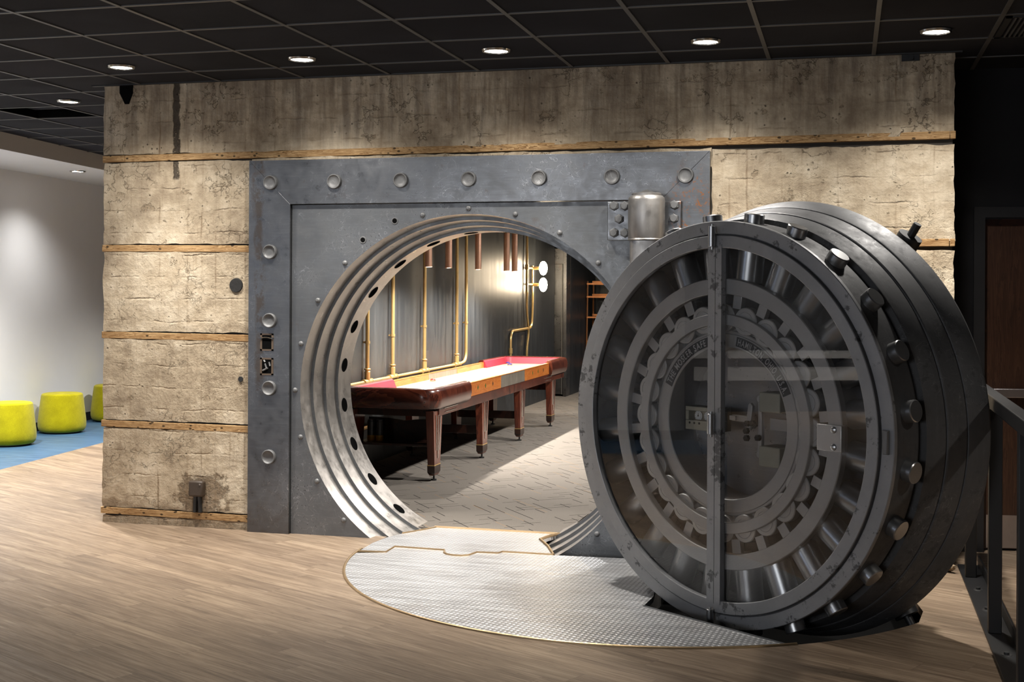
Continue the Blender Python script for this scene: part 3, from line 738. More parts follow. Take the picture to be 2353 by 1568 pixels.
fo = [bm.verts.new((rect_pt(a)[0], PY, rect_pt(a)[1])) for a in angs]; bo = [bm.verts.new((rect_pt(a)[0], .03, rect_pt(a)[1])) for a in angs]
n_ = len(angs)
for k in range(n_):
    j = (k + 1) % n_
    bm.faces.new((fi[k], fo[k], fo[j], fi[j])); bm.faces.new((bi[k], bi[j], bo[j], bo[k])); bm.faces.new((fi[k], fi[j], bi[j], bi[k])); bm.faces.new((fo[k], bo[k], bo[j], fo[j]))
bmesh.ops.remove_doubles(bm, verts=bm.verts, dist=1e-5)
# keep only the part above the floor line of the plate
bmesh.ops.bisect_plane(bm, geom=bm.verts[:] + bm.edges[:] + bm.faces[:], plane_co=(0, 0, -.25), plane_no=(0, 0, -1), clear_outer=True)
obj('front_plate', bm, M_plate, vf, ang=25)
# stepped jamb
YD = lambda prof: prof
steps = [(-.031, R0), (.115, 1.155), (.115, 1.134), (.262, 1.125), (.262, 1.104), (.405, 1.095), (.405, 1.075), (.64, 1.075), (.66, 1.09), (.66, 1.25), (.03, 1.25)]
bm = B(); lathe(bm, steps, (RC, 0, RZ), (0, 1, 0), 160)
bmesh.ops.bisect_plane(bm, geom=bm.verts[:] + bm.edges[:] + bm.faces[:], plane_co=(0, 0, -.24), plane_no=(0, 0, -1), clear_outer=True)
jam = obj('stepped_jamb', bm, M_jamb, vf, ang=25)
# dark step faces of the jamb
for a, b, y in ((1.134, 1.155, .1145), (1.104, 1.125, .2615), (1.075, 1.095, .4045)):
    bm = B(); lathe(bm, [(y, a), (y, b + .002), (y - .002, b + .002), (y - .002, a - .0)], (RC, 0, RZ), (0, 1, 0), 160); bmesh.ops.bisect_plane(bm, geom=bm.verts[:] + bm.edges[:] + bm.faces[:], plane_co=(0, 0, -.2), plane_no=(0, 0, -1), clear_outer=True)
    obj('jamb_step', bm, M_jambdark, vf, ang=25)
# bolt holes in the inner land
for k in range(24):
    a = R(7.5 + 15 * k); d = Vector((sin(a), 0, cos(a)))
    if RZ + 1.07 * cos(a) < -.05: continue
    o_ = Vector((RC, .50, RZ)) + d * 1.0735
    bm = B(); lathe(bm, [(-.0005, .049), (-.0022, .047), (-.0022, 0)], o_, d, 32); obj('bolt_hole', bm, M_pit, vf)
# caps on the frame bars
def cap(x, z, r=.049):
    bm = B(); lathe(bm, [(-.012, 0), (-.012, .3 * r), (-.013, .62 * r), (-.020, .80 * r), (-.024, .86 * r), (-.024, .93 * r), (-.019, r), (0, r)], (x, FY, z), (0, 1, 0), 36); obj('round_cap', bm, M_cap, vf, ang=40)
for x in (-1.371, -.914, -.451, .009, .472, .938, 1.394): cap(x, 2.342)
for z in (1.879, 1.421, .969, .510): cap(-1.373, z)
for z in (1.421, .969, .510): cap(1.394, z)
# small dome rivets round the opening
for k in range(24):
    if k in (22, 5, 6, 7, 8): 
        if k == 22: continue
    a = R(15 * k); x, z = RC + 1.2005 * sin(a), RZ + 1.2005 * cos(a)
    if z < .03 or (z > .6 and x > 1.05): continue
    bm = B(); lathe(bm, [(-.016, 0), (-.0155, .006), (-.012, .007), (-.0115, .011), (-.006, .0165), (0, .018)], (x, PY, z), (0, 1, 0), 20); obj('dome_rivet', bm, M_cap, vf, ang=50)
for x, z in ((-.503, 2.081), (-.724, 1.957)):
    bm = B(); lathe(bm, [(-.001, .024), (-.004, .022), (-.004, .017), (-.001, .016)], (x, PY, z), (0, 1, 0), 28); hr = obj('drilled_hole', bm, M_cap, vf)
    bm = B(); lathe(bm, [(-.0015, 0), (-.0015, .0165)], (x, PY, z), (0, 1, 0), 20); sub(hr, 'hole_core', bm, M_pit)
# two square slots with surrounds
for z, nm in ((1.276, 0), (1.113, 1)):
    x = -1.395
    bm = B()
    for a, b in (((x - .048, z - .058), (x - .034, z + .058)), ((x + .034, z - .058), (x + .048, z + .058)), ((x - .048, z + .047), (x + .048, z + .058)), ((x - .048, z - .058), (x + .048, z - .047))): box(bm, (a[0], FY - .0025, a[1]), (b[0], FY, b[1]))
    so = obj('slot_surround', bm, plain('rusty_plate', sr(108, 92, 78), .6, .4), vf)
    bm = B(); box(bm, (x - .034, FY - .001, z - .047), (x + .034, FY + .001, z + .047)); sub(so, 'slot_opening', bm, M_pit)
    if nm == 0:
        bm = B(); tube(bm, [(x - .04, FY - .006, z + .027), (x - .02, FY - .008, z + .032), (x, FY - .008, z + .033), (x + .02, FY - .008, z + .030), (x + .042, FY - .006, z + .025)], .0025, 8)
        for sx in (-.042, .043): cyl(bm, (x + sx, FY - .004, z + .026), (x + sx, FY - .010, z + .026), .007, seg=10)
        sub(so, 'hook_wire', bm, M_chrome)
    else:
        bm = B()
        for (a, b) in (((-.022, .042), (-.01, .03)), ((-.012, .02), (.0, -.012)), ((-.028, -.028), (.008, -.01)), ((.018, .03), (.026, .004))): tube(bm, [(x + a[0], FY - .003, z + a[1]), (x + b[0], FY - .004, z + b[1])], .006, 6)
        sub(so, 'lock_work', bm, M_cap)
# hinge bracket, barrel, hex bolts
HX, HYY = 1.172, -.172
for x0, x1 in ((.915, 1.10), (1.25, 1.372)):
    bm = B(); box(bm, (x0, -.088, 1.945), (x1, FY + .005 if x0 > 1 else PY, 2.185)); obj('hinge_bracket', bm, M_frame, vf, bev=.004)
for x, z in ((.957, 2.158), (1.025, 2.157), (.990, 2.077), (.958, 1.992), (1.026, 1.991), (1.331, 2.159), (1.328, 2.077), (1.33, 1.99)):
    bm = B(); lathe(bm, [(0, .030), (-.018, .030), (-.022, .026), (-.023, 0)], (x, -.088, z), (0, 1, 0), 6, a0=R(30), a1=R(390)); lathe(bm, [(-.023, .022), (-.027, .019), (-.027, 0)], (x, -.088, z), (0, 1, 0), 20)
    obj('hex_bolt', bm, M_cap, vf, ang=20)
bm = B(); lathe(bm, [(1.94, .085), (1.94, .110), (1.946, .114), (1.952, .110), (1.955, .112), (2.185, .112), (2.20, .109), (2.212, .098), (2.214, .0)], (HX, HYY, 0), (0, 0, 1), 48); hb = obj('hinge_barrel', bm, M_hinge, vf, ang=35)
bm = B(); lathe(bm, [(2.21, .09), (2.225, .09), (2.228, .086), (2.231, .055), (2.252, .0)], (HX, HYY, 0), (0, 0, 1), 40); sub(hb, 'hinge_cap', bm, M_hinge)

# ------------------------------------------------------------------ the round vault door
DM = Matrix(((DH.x, 0, DN.x, DC.x), (DH.y, 0, DN.y, DC.y), (0, 1, 0, DC.z), (0, 0, 0, 1)))
vd = thing('vault_door', 'huge round dark steel vault door standing open with glass over its bolt work', 'vault door', M=DM)
U, V_, Wv = Vector((1, 0, 0)), Vector((0, 1, 0)), Vector((0, 0, -1))     # local: x right, y up, depth = -z
def dl(bm, prof, seg=160, a0=0., a1=2 * pi): return lathe(bm, prof, (0, 0, 0), Wv, seg, a0, a1, u=U, v=V_)
def dobj(name, bm, mat, **k): return obj(name, bm, mat, vd, local=True, **k)
def dpt(r, adeg, s): a = R(adeg); return Vector((r * sin(a), r * cos(a), -s))
prof = [(.30, 0), (.30, .93), (.012, .935), (.012, 1.02), (.19, 1.020), (.19, 1.004), (.225, 1.004), (.225, 1.043), (.23, 1.046), (.336, 1.073), (.338, 1.064), (.345, 1.064), (.347, 1.077), (.352, 1.081), (.457, 1.108), (.459, 1.099), (.466, 1.099), (.468, 1.112), (.473, 1.116), (.58, 1.149), (.585, 1.15), (.60, 1.146), (.602, 0)]
bm = B(); dl(bm, prof); dobj('door_body', bm, M_rimmetal, ang=22)
bm = B(); dl(bm, [(.295, .30), (.295, .925), (.285, .925), (.285, .30)]); dobj('cavity_plate', bm, M_cav)
bm = B(); dl(bm, [(.03, .957), (.0, .957), (-.003, .960), (-.003, 1.021), (.0, 1.024), (.02, 1.024)]); dobj('outer_ring', bm, M_ring, ang=25)
# two glazed leaves
for sg, nm in ((-1, 0), (1, 1)):
    a0, a1 = (R(90), R(270)) if sg < 0 else (R(-90), R(90))
    bm = B(); dl(bm, [(.012, .888), (-.016, .888), (-.018, .891), (-.018, .947), (-.015, .950), (.012, .950), (.012, .888)], 90, a0, a1)
    w = .047 if sg < 0 else .040
    box(bm, (min(.0015 * sg, w * sg), -.905, -.012), (max(.0015 * sg, w * sg), .905, .022))
    lf = dobj('glazed_leaf', bm, M_ring, ang=25)
    bm = B(); rs = dl(bm, [(.004, 0), (.004, .892)], 80, a0, a1); sub(lf, 'glass_pane', bm, M_glass, local=False, ang=25)
    if sg > 0:
        for vv in (.945, -.0, -.985):
            bm = B(); cyl(bm, (-.012, vv - .052, .036), (-.012, vv + .052, .036), .019, seg=20, bev=.002)
            for q in (-.018, .018): lathe(bm, [(-.0015, .0200), (.0015, .0200)], (-.012, vv + q, .036), (0, 1, 0), 20)
            cyl(bm, (-.012, vv - .066, .036), (-.012, vv + .062, .036), .008, seg=10); sub(lf, 'hinge_barrel', bm, M_bolt)
# latch on the outer ring
bm = B(); box(bm, (.965, -.055, -.005), (.998, .055, .012)); box(bm, (.982, -.052, .01), (1.0, .052, .028)); dobj('latch', bm, M_cap, bev=.003)
# locking bolts with their links and rollers
for k in range(24):
    a = 7.5 + 15 * k
    bm = B(); p0, p1 = dpt(.70, a, .115), dpt(1.068, a, .115); cyl(bm, dpt(.88, a, .115), p1, .051, seg=32, bev=.004); cyl(bm, dpt(.715, a, .125), dpt(.94, a, .125), .069, seg=36, bev=.006); cyl(bm, dpt(.645, a, .105), dpt(.72, a, .105), .040, seg=24)
    lb = dobj('locking_bolt', bm, M_bolt, ang=30)
    d = dpt(1, a, 0); e = Vector((d.y, -d.x, 0))
    bm = B(); M = Matrix(((e.x, d.x, 0, 0), (e.y, d.y, 0, 0), (0, 0, 1, 0), (0, 0, 0, 1)))
    box(bm, (-.027, .585, -.085), (.027, .668, -.052), M); sub(lb, 'link', bm, M_inner, bev=.002, local=False)
for k in range(24):
    a = 15 * k; c = dpt(.535, a, 0)
    bm = B(); lathe(bm, [(.09, .0), (.09, .071), (.048, .071), (.044, .067), (.044, .050), (.046, .049), (.046, .046), (.044, .045), (.044, 0)], c, Wv, 28, u=U, v=V_); dobj('roller', bm, M_inner2, ang=25)
bm = B(); dl(bm, [(.06, .655), (.022, .655), (.018, .659), (.018, .731), (.022, .735), (.06, .735), (.06, .655)]); dobj('bolt_ring', bm, M_inner, ang=25)
bm = B(); dl(bm, [(.045, .499), (.022, .499), (.019, .502), (.019, .552), (.022, .555), (.045, .555), (.045, .499)]); dobj('carrier_ring', bm, M_inner, ang=25)
bm = B(); dl(bm, [(.28, .386), (.062, .386), (.058, .390), (.058, .452), (.061, .455), (.063, .455), (.063, .466), (.066, .470), (.085, .470), (.09, .505), (.29, .505)]); dobj('name_ring', bm, M_inner, ang=25)
bm = B(); dl(bm, [(.27, 0), (.265, .20), (.262, .386)]); dobj('bowl_back', bm, M_bowl)
# bracket joining the rings
bm = B(); box(bm, (.605, -.072, -.03), (.742, .052, .0)); br = dobj('ring_bracket', bm, M_inner2, bev=.003)
for v in (.030, -.050):
    bm = B(); lathe(bm, [(0, .016), (-.006, .015), (-.010, .009), (-.011, 0)], (.70, v, .0), Wv, 18, u=U, v=V_); sub(br, 'bracket_rivet', bm, M_bolt, local=False)
# time lock with three dials
bm = B()
TU0, TU1, TV0, TV1 = -.318, -.085, -.062, .060
for a, b in (((TU0, TV0), (TU1, -.012)), ((TU0, .038), (TU1, TV1)), ((TU0, -.012), (TU0 + .022, .038)), ((TU1 - .014, -.012), (TU1, .038))): box(bm, (a[0], a[1], -.20), (b[0], b[1], -.115))
box(bm, (TU0, TV0, -.21), (TU1, TV1, -.17)); tl = dobj('time_lock', bm, M_case, bev=.003)
for k in range(3):
    c = (TU0 + .050 + .066 * k, .008, -.165)
    bm = B(); lathe(bm, [(0, .026), (-.004, .026), (-.005, 0)], c, Wv, 28, u=U, v=V_); dlb = sub(tl, 'dial', bm, M_dial, local=False)
for k, uu in enumerate((TU0 + .03, TU0 + .062, TU0 + .096, TU0 + .165)):
    bm = B(); lathe(bm, [(0, 0), (-.0015, 0), (-.0015, .006), (0, .006)], (uu, -.026, -.115), Wv, 14, u=U, v=V_); sub(tl, 'key_hole', bm, M_ink, local=False)
bm = B()
for k in range(3):
    c = Vector((TU0 + .050 + .066 * k, .008, -.159)); box(bm, (c.x - .0012, c.y - .002, c.z), (c.x + .0012, c.y + .014, c.z + .001))
    lathe(bm, [(0, 0), (-.002, 0), (-.002, .004), (0, .004)], c, Wv, 10, u=U, v=V_)
    for q in range(12):
        aa = 2 * pi * q / 12; box(bm, (c.x + .02 * cos(aa) - .0012, c.y + .02 * sin(aa) - .0012, c.z), (c.x + .02 * cos(aa) + .0012, c.y + .02 * sin(aa) + .0012, c.z + .0008))
sub(tl, 'dial_marks', bm, M_ink, local=False)
# lock cases, levers and rods on the right half
for v0, v1 in ((.066, .165), (-.205, -.104)):
    bm = B(); box(bm, (.173, v0, -.25), (.302, v1, -.112)); dobj('lock_case', bm, M_case, bev=.006)
bm = B(); box(bm, (.150, -.15, -.16), (.172, .128, -.135)); lathe(bm, [(.13, 0), (.13, .018), (.165, .018), (.165, 0)], (.161, .128, 0), Wv, 16, u=U, v=V_); lathe(bm, [(.13, 0), (.13, .018), (.165, .018), (.165, 0)], (.161, -.15, 0), Wv, 16, u=U, v=V_); dobj('link_bar', bm, M_inner, bev=.002)
bm = B(); box(bm, (-.03, .002, -.17), (.10, .034, -.15)); box(bm, (-.04, .006, -.175), (.0, .03, -.14)); dobj('throw_bar', bm, M_inner, bev=.002)
bm = B(); prism(bm, [(.078, -.02), (.108, -.02), (.122, .09), (.108, .105), (.094, .095)], -.145, -.125); dobj('lever_arm', bm, M_inner, bev=.002)
for uu, vv in ((.094, .0), (.088, -.038), (.090, -.074), (.162, -.066), (.128, .004)):
    bm = B(); lathe(bm, [(0, .017), (-.018, .016), (-.022, .010), (-.022, 0)], (uu, vv, -.128), Wv, 6, u=U, v=V_); dobj('lever_nut', bm, M_blackmetal, ang=20)
bm = B(); box(bm, (.18, -.03, -.22), (.385, .03, -.19)); dobj('cross_bar', bm, M_inner, bev=.002)
bm = B(); lathe(bm, [(.235, 0), (.235, .035), (.262, .045)], (0, 0, 0), Wv, 40, u=U, v=V_); dobj('shaft_boss', bm, M_bowl)
# nameplates with lettering
def nameplate(text, ang0, ang1, label):
    bm = B(); n = 40; f = [];
    for k in range(n + 1):
        a = ang0 + (ang1 - ang0) * k / n; f.append([bm.verts.new(dpt(.398, a, .0555)), bm.verts.new(dpt(.446, a, .0555)), bm.verts.new(dpt(.446, a, .0585)), bm.verts.new(dpt(.398, a, .0585))])
    for p, q in zip(f, f[1:]):
        for i in range(4): bm.faces.new((p[i], p[(i + 1) % 4], q[(i + 1) % 4], q[i]))
    bm.faces.new(f[0]); bm.faces.new(f[-1][::-1])
    pl = dobj('nameplate', bm, M_name, ang=30); pl['label'] = label
    bm = B(); dg = bpy.context.evaluated_depsgraph_get(); gl = []
    for ch in text:
        if ch == ' ': gl.append((None, .020)); continue
        cu = bpy.data.curves.new('glyph', 'FONT'); cu.body = ch; cu.size = .048; cu.align_x = 'LEFT'; cu.extrude = .0006; cu.resolution_u = 3; cu.offset = .0006
        to = bpy.data.objects.new('glyph', cu); COL.objects.link(to); dg.update(); me = bpy.data.meshes.new_from_object(to.evaluated_get(dg))
        xs = [v.co.x for v in me.vertices]; me.transform(Matrix.Translation((-(min(xs) + max(xs)) / 2, 0, 0))); gl.append((me, max(xs) - min(xs) + .0085))
        bpy.data.objects.remove(to); bpy.data.curves.remove(cu)
    tot = sum(w for m, w in gl); acc = 0.; sq = (ang1 - ang0) * .95 * pi / 180 * .42 / tot
    for me, w in gl:
        a = ang0 + (ang1 - ang0) * ((acc + w / 2) / tot * .95 + .025); acc += w
        if me is None: continue
        c = dpt(.4055, a, .0545); d = dpt(1, a, 0); e = Vector((d.y, -d.x, 0))
        me.transform(Matrix(((e.x * sq, d.x, 0, c.x), (e.y * sq, d.y, 0, c.y), (0, 0, 1, c.z), (0, 0, 0, 1))))
        bm.from_mesh(me); bpy.data.meshes.remove(me)
    sub(pl, 'lettering', bm, M_letter, local=False, ang=30)
nameplate('THE MOSLER SAFE CO.', -66, -4, 'black curved plate on the left of the ring')
nameplate('HAMILTON, OHIO, U.S.A.', 10, 67, 'black curved plate on the right of the ring')
# stub cylinders on the back of the door
for a in (34.5, 146):
    bm = B(); cyl(bm, dpt(.98, a, .70), dpt(1.10, a, .70), .082, seg=4); cyl(bm, dpt(1.05, a, .70), dpt(1.155, a, .70), .062, seg=28); cyl(bm, dpt(1.14, a, .70), dpt(1.225, a, .70), .021, seg=16)
    dobj('pressure_stud', bm, M_blackmetal, ang=30)
bm = B(); box(bm, (-1.06, -.16, -.80), (.75, .16, -.60)); dobj('back_beam', bm, M_blackmetal, bev=.01)
bm = B(); M = Matrix.Rotation(R(-34.5), 4, 'Z'); box(bm, (-.05, .15, -.76), (.05, 1.02, -.61), M); M = Matrix.Rotation(R(-146), 4, 'Z'); box(bm, (-.05, .15, -.76), (.05, 1.02, -.61), M); dobj('pressure_arm', bm, M_blackmetal, bev=.006)
# hinge post that carries the door
bm = B()
for z0, z1 in ((-.28, 1.938),):
    prism(bm, [(HX + .098 * (abs(cos(a)) ** .55) * (1 if cos(a) > 0 else -1), HYY + .075 * (abs(sin(a)) ** .55) * (1 if sin(a) > 0 else -1)) for a in [2 * pi * (k + .5) / 32 for k in range(32)]], z0, z1)
ps = obj('hinge_post', bm, M_hinge, vd, ang=25)

# ------------------------------------------------------------------ railing on the right
rl = thing('guard_rail', 'black steel guard rail on an angle base beside the round door', 'railing', (3.05, -1.2, 0))
RX = 3.045
bm = B(); box(bm, (3.0, -4.2, 0), (3.125, .16, .012)); box(bm, (3.115, -4.2, .0), (3.127, .16, .07)); obj('base_angle', bm, M_blackmetal, rl, bev=.002)
for y in (-.17, -1.39, -2.46, -3.6):
    bm = B(); box(bm, (RX - .03, y - .03, .012), (RX + .03, y + .03, 1.09)); obj('post', bm, M_blackmetal, rl, bev=.004)
bm = B(); box(bm, (RX - .033, -4.2, 1.085), (RX + .033, .12, 1.15)); obj('hand_rail', bm, M_blackmetal, rl, bev=.005)
for y in (.08, -.5, -.95, -1.78, -2.9):
    bm = B(); lathe(bm, [(.012, .024), (.015, .022), (.015, .012), (.026, .012), (.027, 0)], (3.055, y, 0), (0, 0, 1), 16); obj('anchor_bolt', bm, M_base, rl)

# ------------------------------------------------------------------ yellow stools
def pouf(x, y, label):
    t = thing('pouf_stool', label, 'stool', (x, y, 0), 'yellow felt stools along the white wall')
    bm = B(); lathe(bm, [(.014, 0), (.014, .21), (.02, .232), (.04, .25), (.075, .259), (.13, .259), (.40, .226), (.418, .222)], (x, y, 0), (0, 0, 1), 48); obj('body', bm, M_yellow, t, ang=60)
    bm = B(); lathe(bm, [(.418, .2225), (.426, .220), (.436, .208), (.441, .185), (.446, 0)], (x, y, 0), (0, 0, 1), 48); obj('top', bm, M_yellow, t, ang=60)
    bm = B(); lathe(bm, [(0, 0), (0, .20), (.016, .205)], (x, y, 0), (0, 0, 1), 32); obj('glide', bm, M_base, t)
    return t
p1 = pouf(-5.98, 3.50, 'yellow felt stool nearest the camera, cut by the left edge')
dup(p1, (-.155, 1.13, 0), 'yellow felt stool in the middle, whole in view against the white wall')
dup(p1, (-.30, 2.38, 0), 'yellow felt stool farthest back, half hidden by the concrete corner')

# ------------------------------------------------------------------ inside the vault: shuffleboard table
tb = thing('shuffleboard_table', 'long mahogany shuffleboard table with maple top seen through the round opening', 'game table', (-1.4, 4.9, 0))
bm = B(); box(bm, (-1.765, 2.30, .655), (-1.035, 7.52, .70)); obj('playfield', bm, M_maple, tb)
for sx, x0, x1 in ((1, -1.035, -1.0), (-1, -1.80, -1.765)):
    for y0, y1, mt, kind in ((3.28, 4.468, M_cherry, 1), (4.472, 5.438, M_greypanel, 0), (5.442, 6.61, M_cherry, 1)):
        bm = B(); box(bm, (x0, y0, .632), (x1, y1, .763)); rp = obj('rail_panel', bm, mt, tb, bev=.003)
        if not kind: rp['label'] = 'grey middle rail panel'
        if kind and sx > 0:
            for q in range(3):
                yc = y0 + (y1 - y0) * (.30 + .22 * q); bm = B()
                prism(bm, [(yc - .016, .703), (yc, .680), (yc + .016, .703), (yc, .726)], x1 - .001, x1 + .0015, ax=lambda a, b, h: Vector((h, a, b))); sub(rp, 'diamond_inlay', bm, M_green if q < 2 else M_ink)
    bm = B(); box(bm, (x0, 3.28, .755), (x1, 6.61, .766)); obj('rail_cap', bm, M_cherry, tb, bev=.002)
def u_rail(path, name, mat, prof):
    bm = B(); path = [Vector((x, y, 0)) for x, y in path]; prev = None
    for i, p in enumerate(path):
        t = (path[min(i + 1, len(path) - 1)] - path[max(i - 1, 0)]).normalized(); n = Vector((t.y, -t.x, 0))
        ring = [bm.verts.new(p + n * a + Vector((0, 0, b))) for a, b in prof]
        if prev:
            for k in range(len(prof)): bm.faces.new((prev[k], prev[(k + 1) % len(prof)], ring[(k + 1) % len(prof)], ring[k]))
        else: bm.faces.new(ring)
        prev = ring
    bm.faces.new(prev[::-1]); return obj(name, bm, mat, tb, ang=38)
rp_ = [(-.03, .63), (.018, .618), (.032, .64), (.040, .69), (.038, .745), (.028, .775), (.012, .789), (-.03, .792)]
cp_ = [(-.075, .700), (-.03, .700), (-.03, .782), (-.045, .776)]
for y_end, y_in, s in ((2.30, 3.30, 1), (7.53, 6.60, -1)):
    P = [(-1.0, y_in), (-1.0, y_end + s * .12)] + [(-1.0 - .12 + .12 * cos(a), y_end + s * (.12 - .12 * sin(a))) for a in [pi / 2 * k / 8 for k in range(1, 9)]] + [(-1.68 + 0, y_end)] + [(-1.68 - .12 * sin(a), y_end + s * (.12 - .12 * cos(a))) for a in [pi / 2 * k / 8 for k in range(1, 9)]] + [(-1.80, y_end + s * .12), (-1.80, y_in + s * .1)]
    if s < 0: P = [(x, y) for x, y in P]
    path = P if s > 0 else P[::-1]
    # outward normal must point away from the table
    path = path[::-1]
    u_rail(path, 'end_rail', M_mahog, rp_); u_rail(path, 'cushion', M_red, cp_)
for sx in (1, -1):
    x = -1.03 if sx > 0 else -1.80
    bm = B(); box(bm, (x, 2.46, .548), (x + .03, 7.40, .64)); ap = obj('apron', bm, M_mahog, tb, bev=.002)
    if sx > 0:
        for y0, y1 in ((2.60, 2.98), (6.36, 6.72)):
            for k in range(2):
                bm = B(); tube(bm, [(x + .032, y0 + .02 * k, .606 - .034 * k), (x + .032, y1 - .04 * k, .606 - .034 * k)], .0045, 8); sub(ap, 'chrome_strip', bm, M_chrome)
bm = B(); box(bm, (-1.77, 2.40, .548), (-1.03, 2.43, .655)); obj('end_apron', bm, M_darkwood, tb)
bm = B(); box(bm, (-1.77, 6.98, .42), (-1.05, 7.02, .655)); obj('end_apron', bm, M_mahog, tb)
bm = B(); box(bm, (-1.72, 2.48, .60), (-1.08, 7.35, .655)); obj('under_frame', bm, M_darkwood, tb)
for k, y in enumerate((2.46, 3.935, 5.39, 6.87)):
    for sx in (1, -1):
        xc = -1.045 if sx > 0 else -1.755
        bm = B(); secs = [(.05, .062, .026), (.10, .078, .030), (.14, .080, .031), (.60, .125, .036)]; prev = None
        for z, hy, hx in secs:
            ring = [bm.verts.new((xc + a * hx, y + b * hy, z)) for a, b in ((-1, -1), (1, -1), (1, 1), (-1, 1))]
            if prev:
                for q in range(4): bm.faces.new((prev[q], prev[(q + 1) % 4], ring[(q + 1) % 4], ring[q]))
            else: bm.faces.new(ring[::-1])
            prev = ring
        bm.faces.new(prev); lg = obj('leg', bm, M_mahogleg, tb, bev=.004)
        bm = B(); box(bm, (xc - .0325, y - .082, .132), (xc + .0325, y + .082, .140)); sub(lg, 'brass_band', bm, M_brass)
        bm = B(); ring0 = [bm.verts.new((xc + a * .020, y + b * .052, .045)) for a, b in ((-1, -1), (1, -1), (1, 1), (-1, 1))]; ring1 = [bm.verts.new((xc + a * .0325, y + b * .081, .075)) for a, b in ((-1, -1), (1, -1), (1, 1), (-1, 1))]; ring2 = [bm.verts.new((xc + a * .0335, y + b * .0825, .133)) for a, b in ((-1, -1), (1, -1), (1, 1), (-1, 1))]
        bm.faces.new(ring0[::-1]); bm.faces.new(ring2)
        for A_, C_ in ((ring0, ring1), (ring1, ring2)):
            for q in range(4): bm.faces.new((A_[q], A_[(q + 1) % 4], C_[(q + 1) % 4], C_[q]))
        sub(lg, 'boot', bm, M_darkwood, bev=.003)
        bm = B(); cyl(bm, (xc, y, .0), (xc, y, .012), .024, seg=16); cyl(bm, (xc, y, .01), (xc, y, .05), .008, seg=10); sub(lg, 'foot', bm, M_base)
        if sx > 0:
            for q, (dy, zb) in enumerate(((-.035, .26), (.0, .19), (.035, .26))):
                bm = B(); tube(bm, [(xc + .040, y + dy * 1.5, .56), (xc + .0345, y + dy, zb)], .0045, 6); sub(lg, 'chrome_strip', bm, M_chrome)
for y in (3.935, 5.39):
    bm = B(); box(bm, (-1.73, y - .02, .235), (-1.07, y + .02, .315)); obj('stretcher', bm, M_darkwood, tb, bev=.003)
bm = B(); box(bm, (-1.73, 2.40, .290), (-1.07, 2.72, .310)); obj('shelf', bm, M_darkwood, tb, bev=.003)
bm = B(); prism(bm, [(-1.73, .31), (-1.07, .31), (-1.07, .50), (-1.25, .49), (-1.40, .475), (-1.55, .495), (-1.73, .50)], 2.70, 2.72, ax=lambda a, b, h: Vector((a, h, b))); obj('shelf_back', bm, M_darkwood, tb)
def can(x, y, label):
    t = thing('spray_can', label, 'can', (x, y, .31), 'wax cans under the game table')
    bm = B(); cyl(bm, (x, y, .355), (x, y, .475), .033, seg=28); cyl(bm, (x, y, .475), (x, y, .492), .029, seg=24, bev=.003); obj('body', bm, M_canblack, t)
    bm = B(); cyl(bm, (x, y, .31), (x, y, .356), .0334, seg=28); obj('yellow_base', bm, M_canyellow, t); return t
c1 = can(-1.655, 2.56, 'left of the two black and yellow cans on the shelf under the table')
dup(c1, (.077, .0, 0), 'right of the two black and yellow cans on the shelf under the table')
def puck(x, y, mt, label):
    t = thing('shuffleboard_puck', label, 'puck', (x, y, .70), 'pucks on the maple top')
    bm = B(); lathe(bm, [(.70, 0), (.70, .028), (.703, .030), (.712, .030), (.716, .026), (.716, 0)], (x, y, 0), (0, 0, 1), 28); obj('metal_weight', bm, M_chrome, t)
    bm = B(); lathe(bm, [(.716, .024), (.722, .024), (.725, .020), (.724, 0)], (x, y, 0), (0, 0, 1), 28); obj('cap', bm, mt, t); return t
puck(-1.665, 4.30, M_puckred, 'red capped metal puck at the near end of the maple top')
puck(-1.585, 7.02, M_puckblue, 'blue capped puck farther from the far cushion')
puck(-1.69, 7.32, M_puckblue, 'blue capped puck close against the far red cushion')

# brass pipes on the vault wall
PX = -1.885
pn = thing('brass_pipework', 'brass pipe run with five risers on the dark vault wall behind the table', 'pipes', (PX, 4.5, .78))
RY = [3.054, 3.723, 4.679, 5.808]
bm = B(); tube(bm, smooth_path([(PX, 1.0, .775), (PX, 5.95, .775), (PX, 6.17, .80), (PX, 6.17, 2.9)], .22, 8), .0185, 12); obj('base_pipe', bm, M_brass, pn)
for y in RY:
    bm = B(); tube(bm, [(PX, y, .78), (PX, y, 2.9)], .0185, 12); obj('riser_pipe', bm, M_brass, pn)
    bm = B(); cyl(bm, (PX, y - .085, .775), (PX, y + .085, .775), .027, seg=14, bev=.003); cyl(bm, (PX, y, .775), (PX, y, .875), .026, seg=14, bev=.003); cyl(bm, (PX, y, .885), (PX, y, .90), .030, seg=14, bev=.003); cyl(bm, (PX, y - .10, .775), (PX, y - .085, .775), .031, seg=12); cyl(bm, (PX, y + .085, .775), (PX, y + .10, .775), .031, seg=12)
    obj('tee_fitting', bm, M_brass, pn, ang=40)
for y, z in ((3.054, 1.14), (3.723, 1.18), (4.679, 1.24), (5.808, 1.24), (6.17, 1.24)):
    bm = B(); lathe(bm, [(z - .012, .024), (z + .012, .024)], (PX, y, 0), (0, 0, 1), 14); box(bm, (-1.922, y - .012, z - .008), (PX, y + .012, z + .008)); obj('pipe_clip', bm, M_brass, pn)
bm = B(); tube(bm, [(PX, 1.0, .36), (PX, 3.2, .36)], .0185, 12); obj('low_pipe', bm, M_brass, pn)
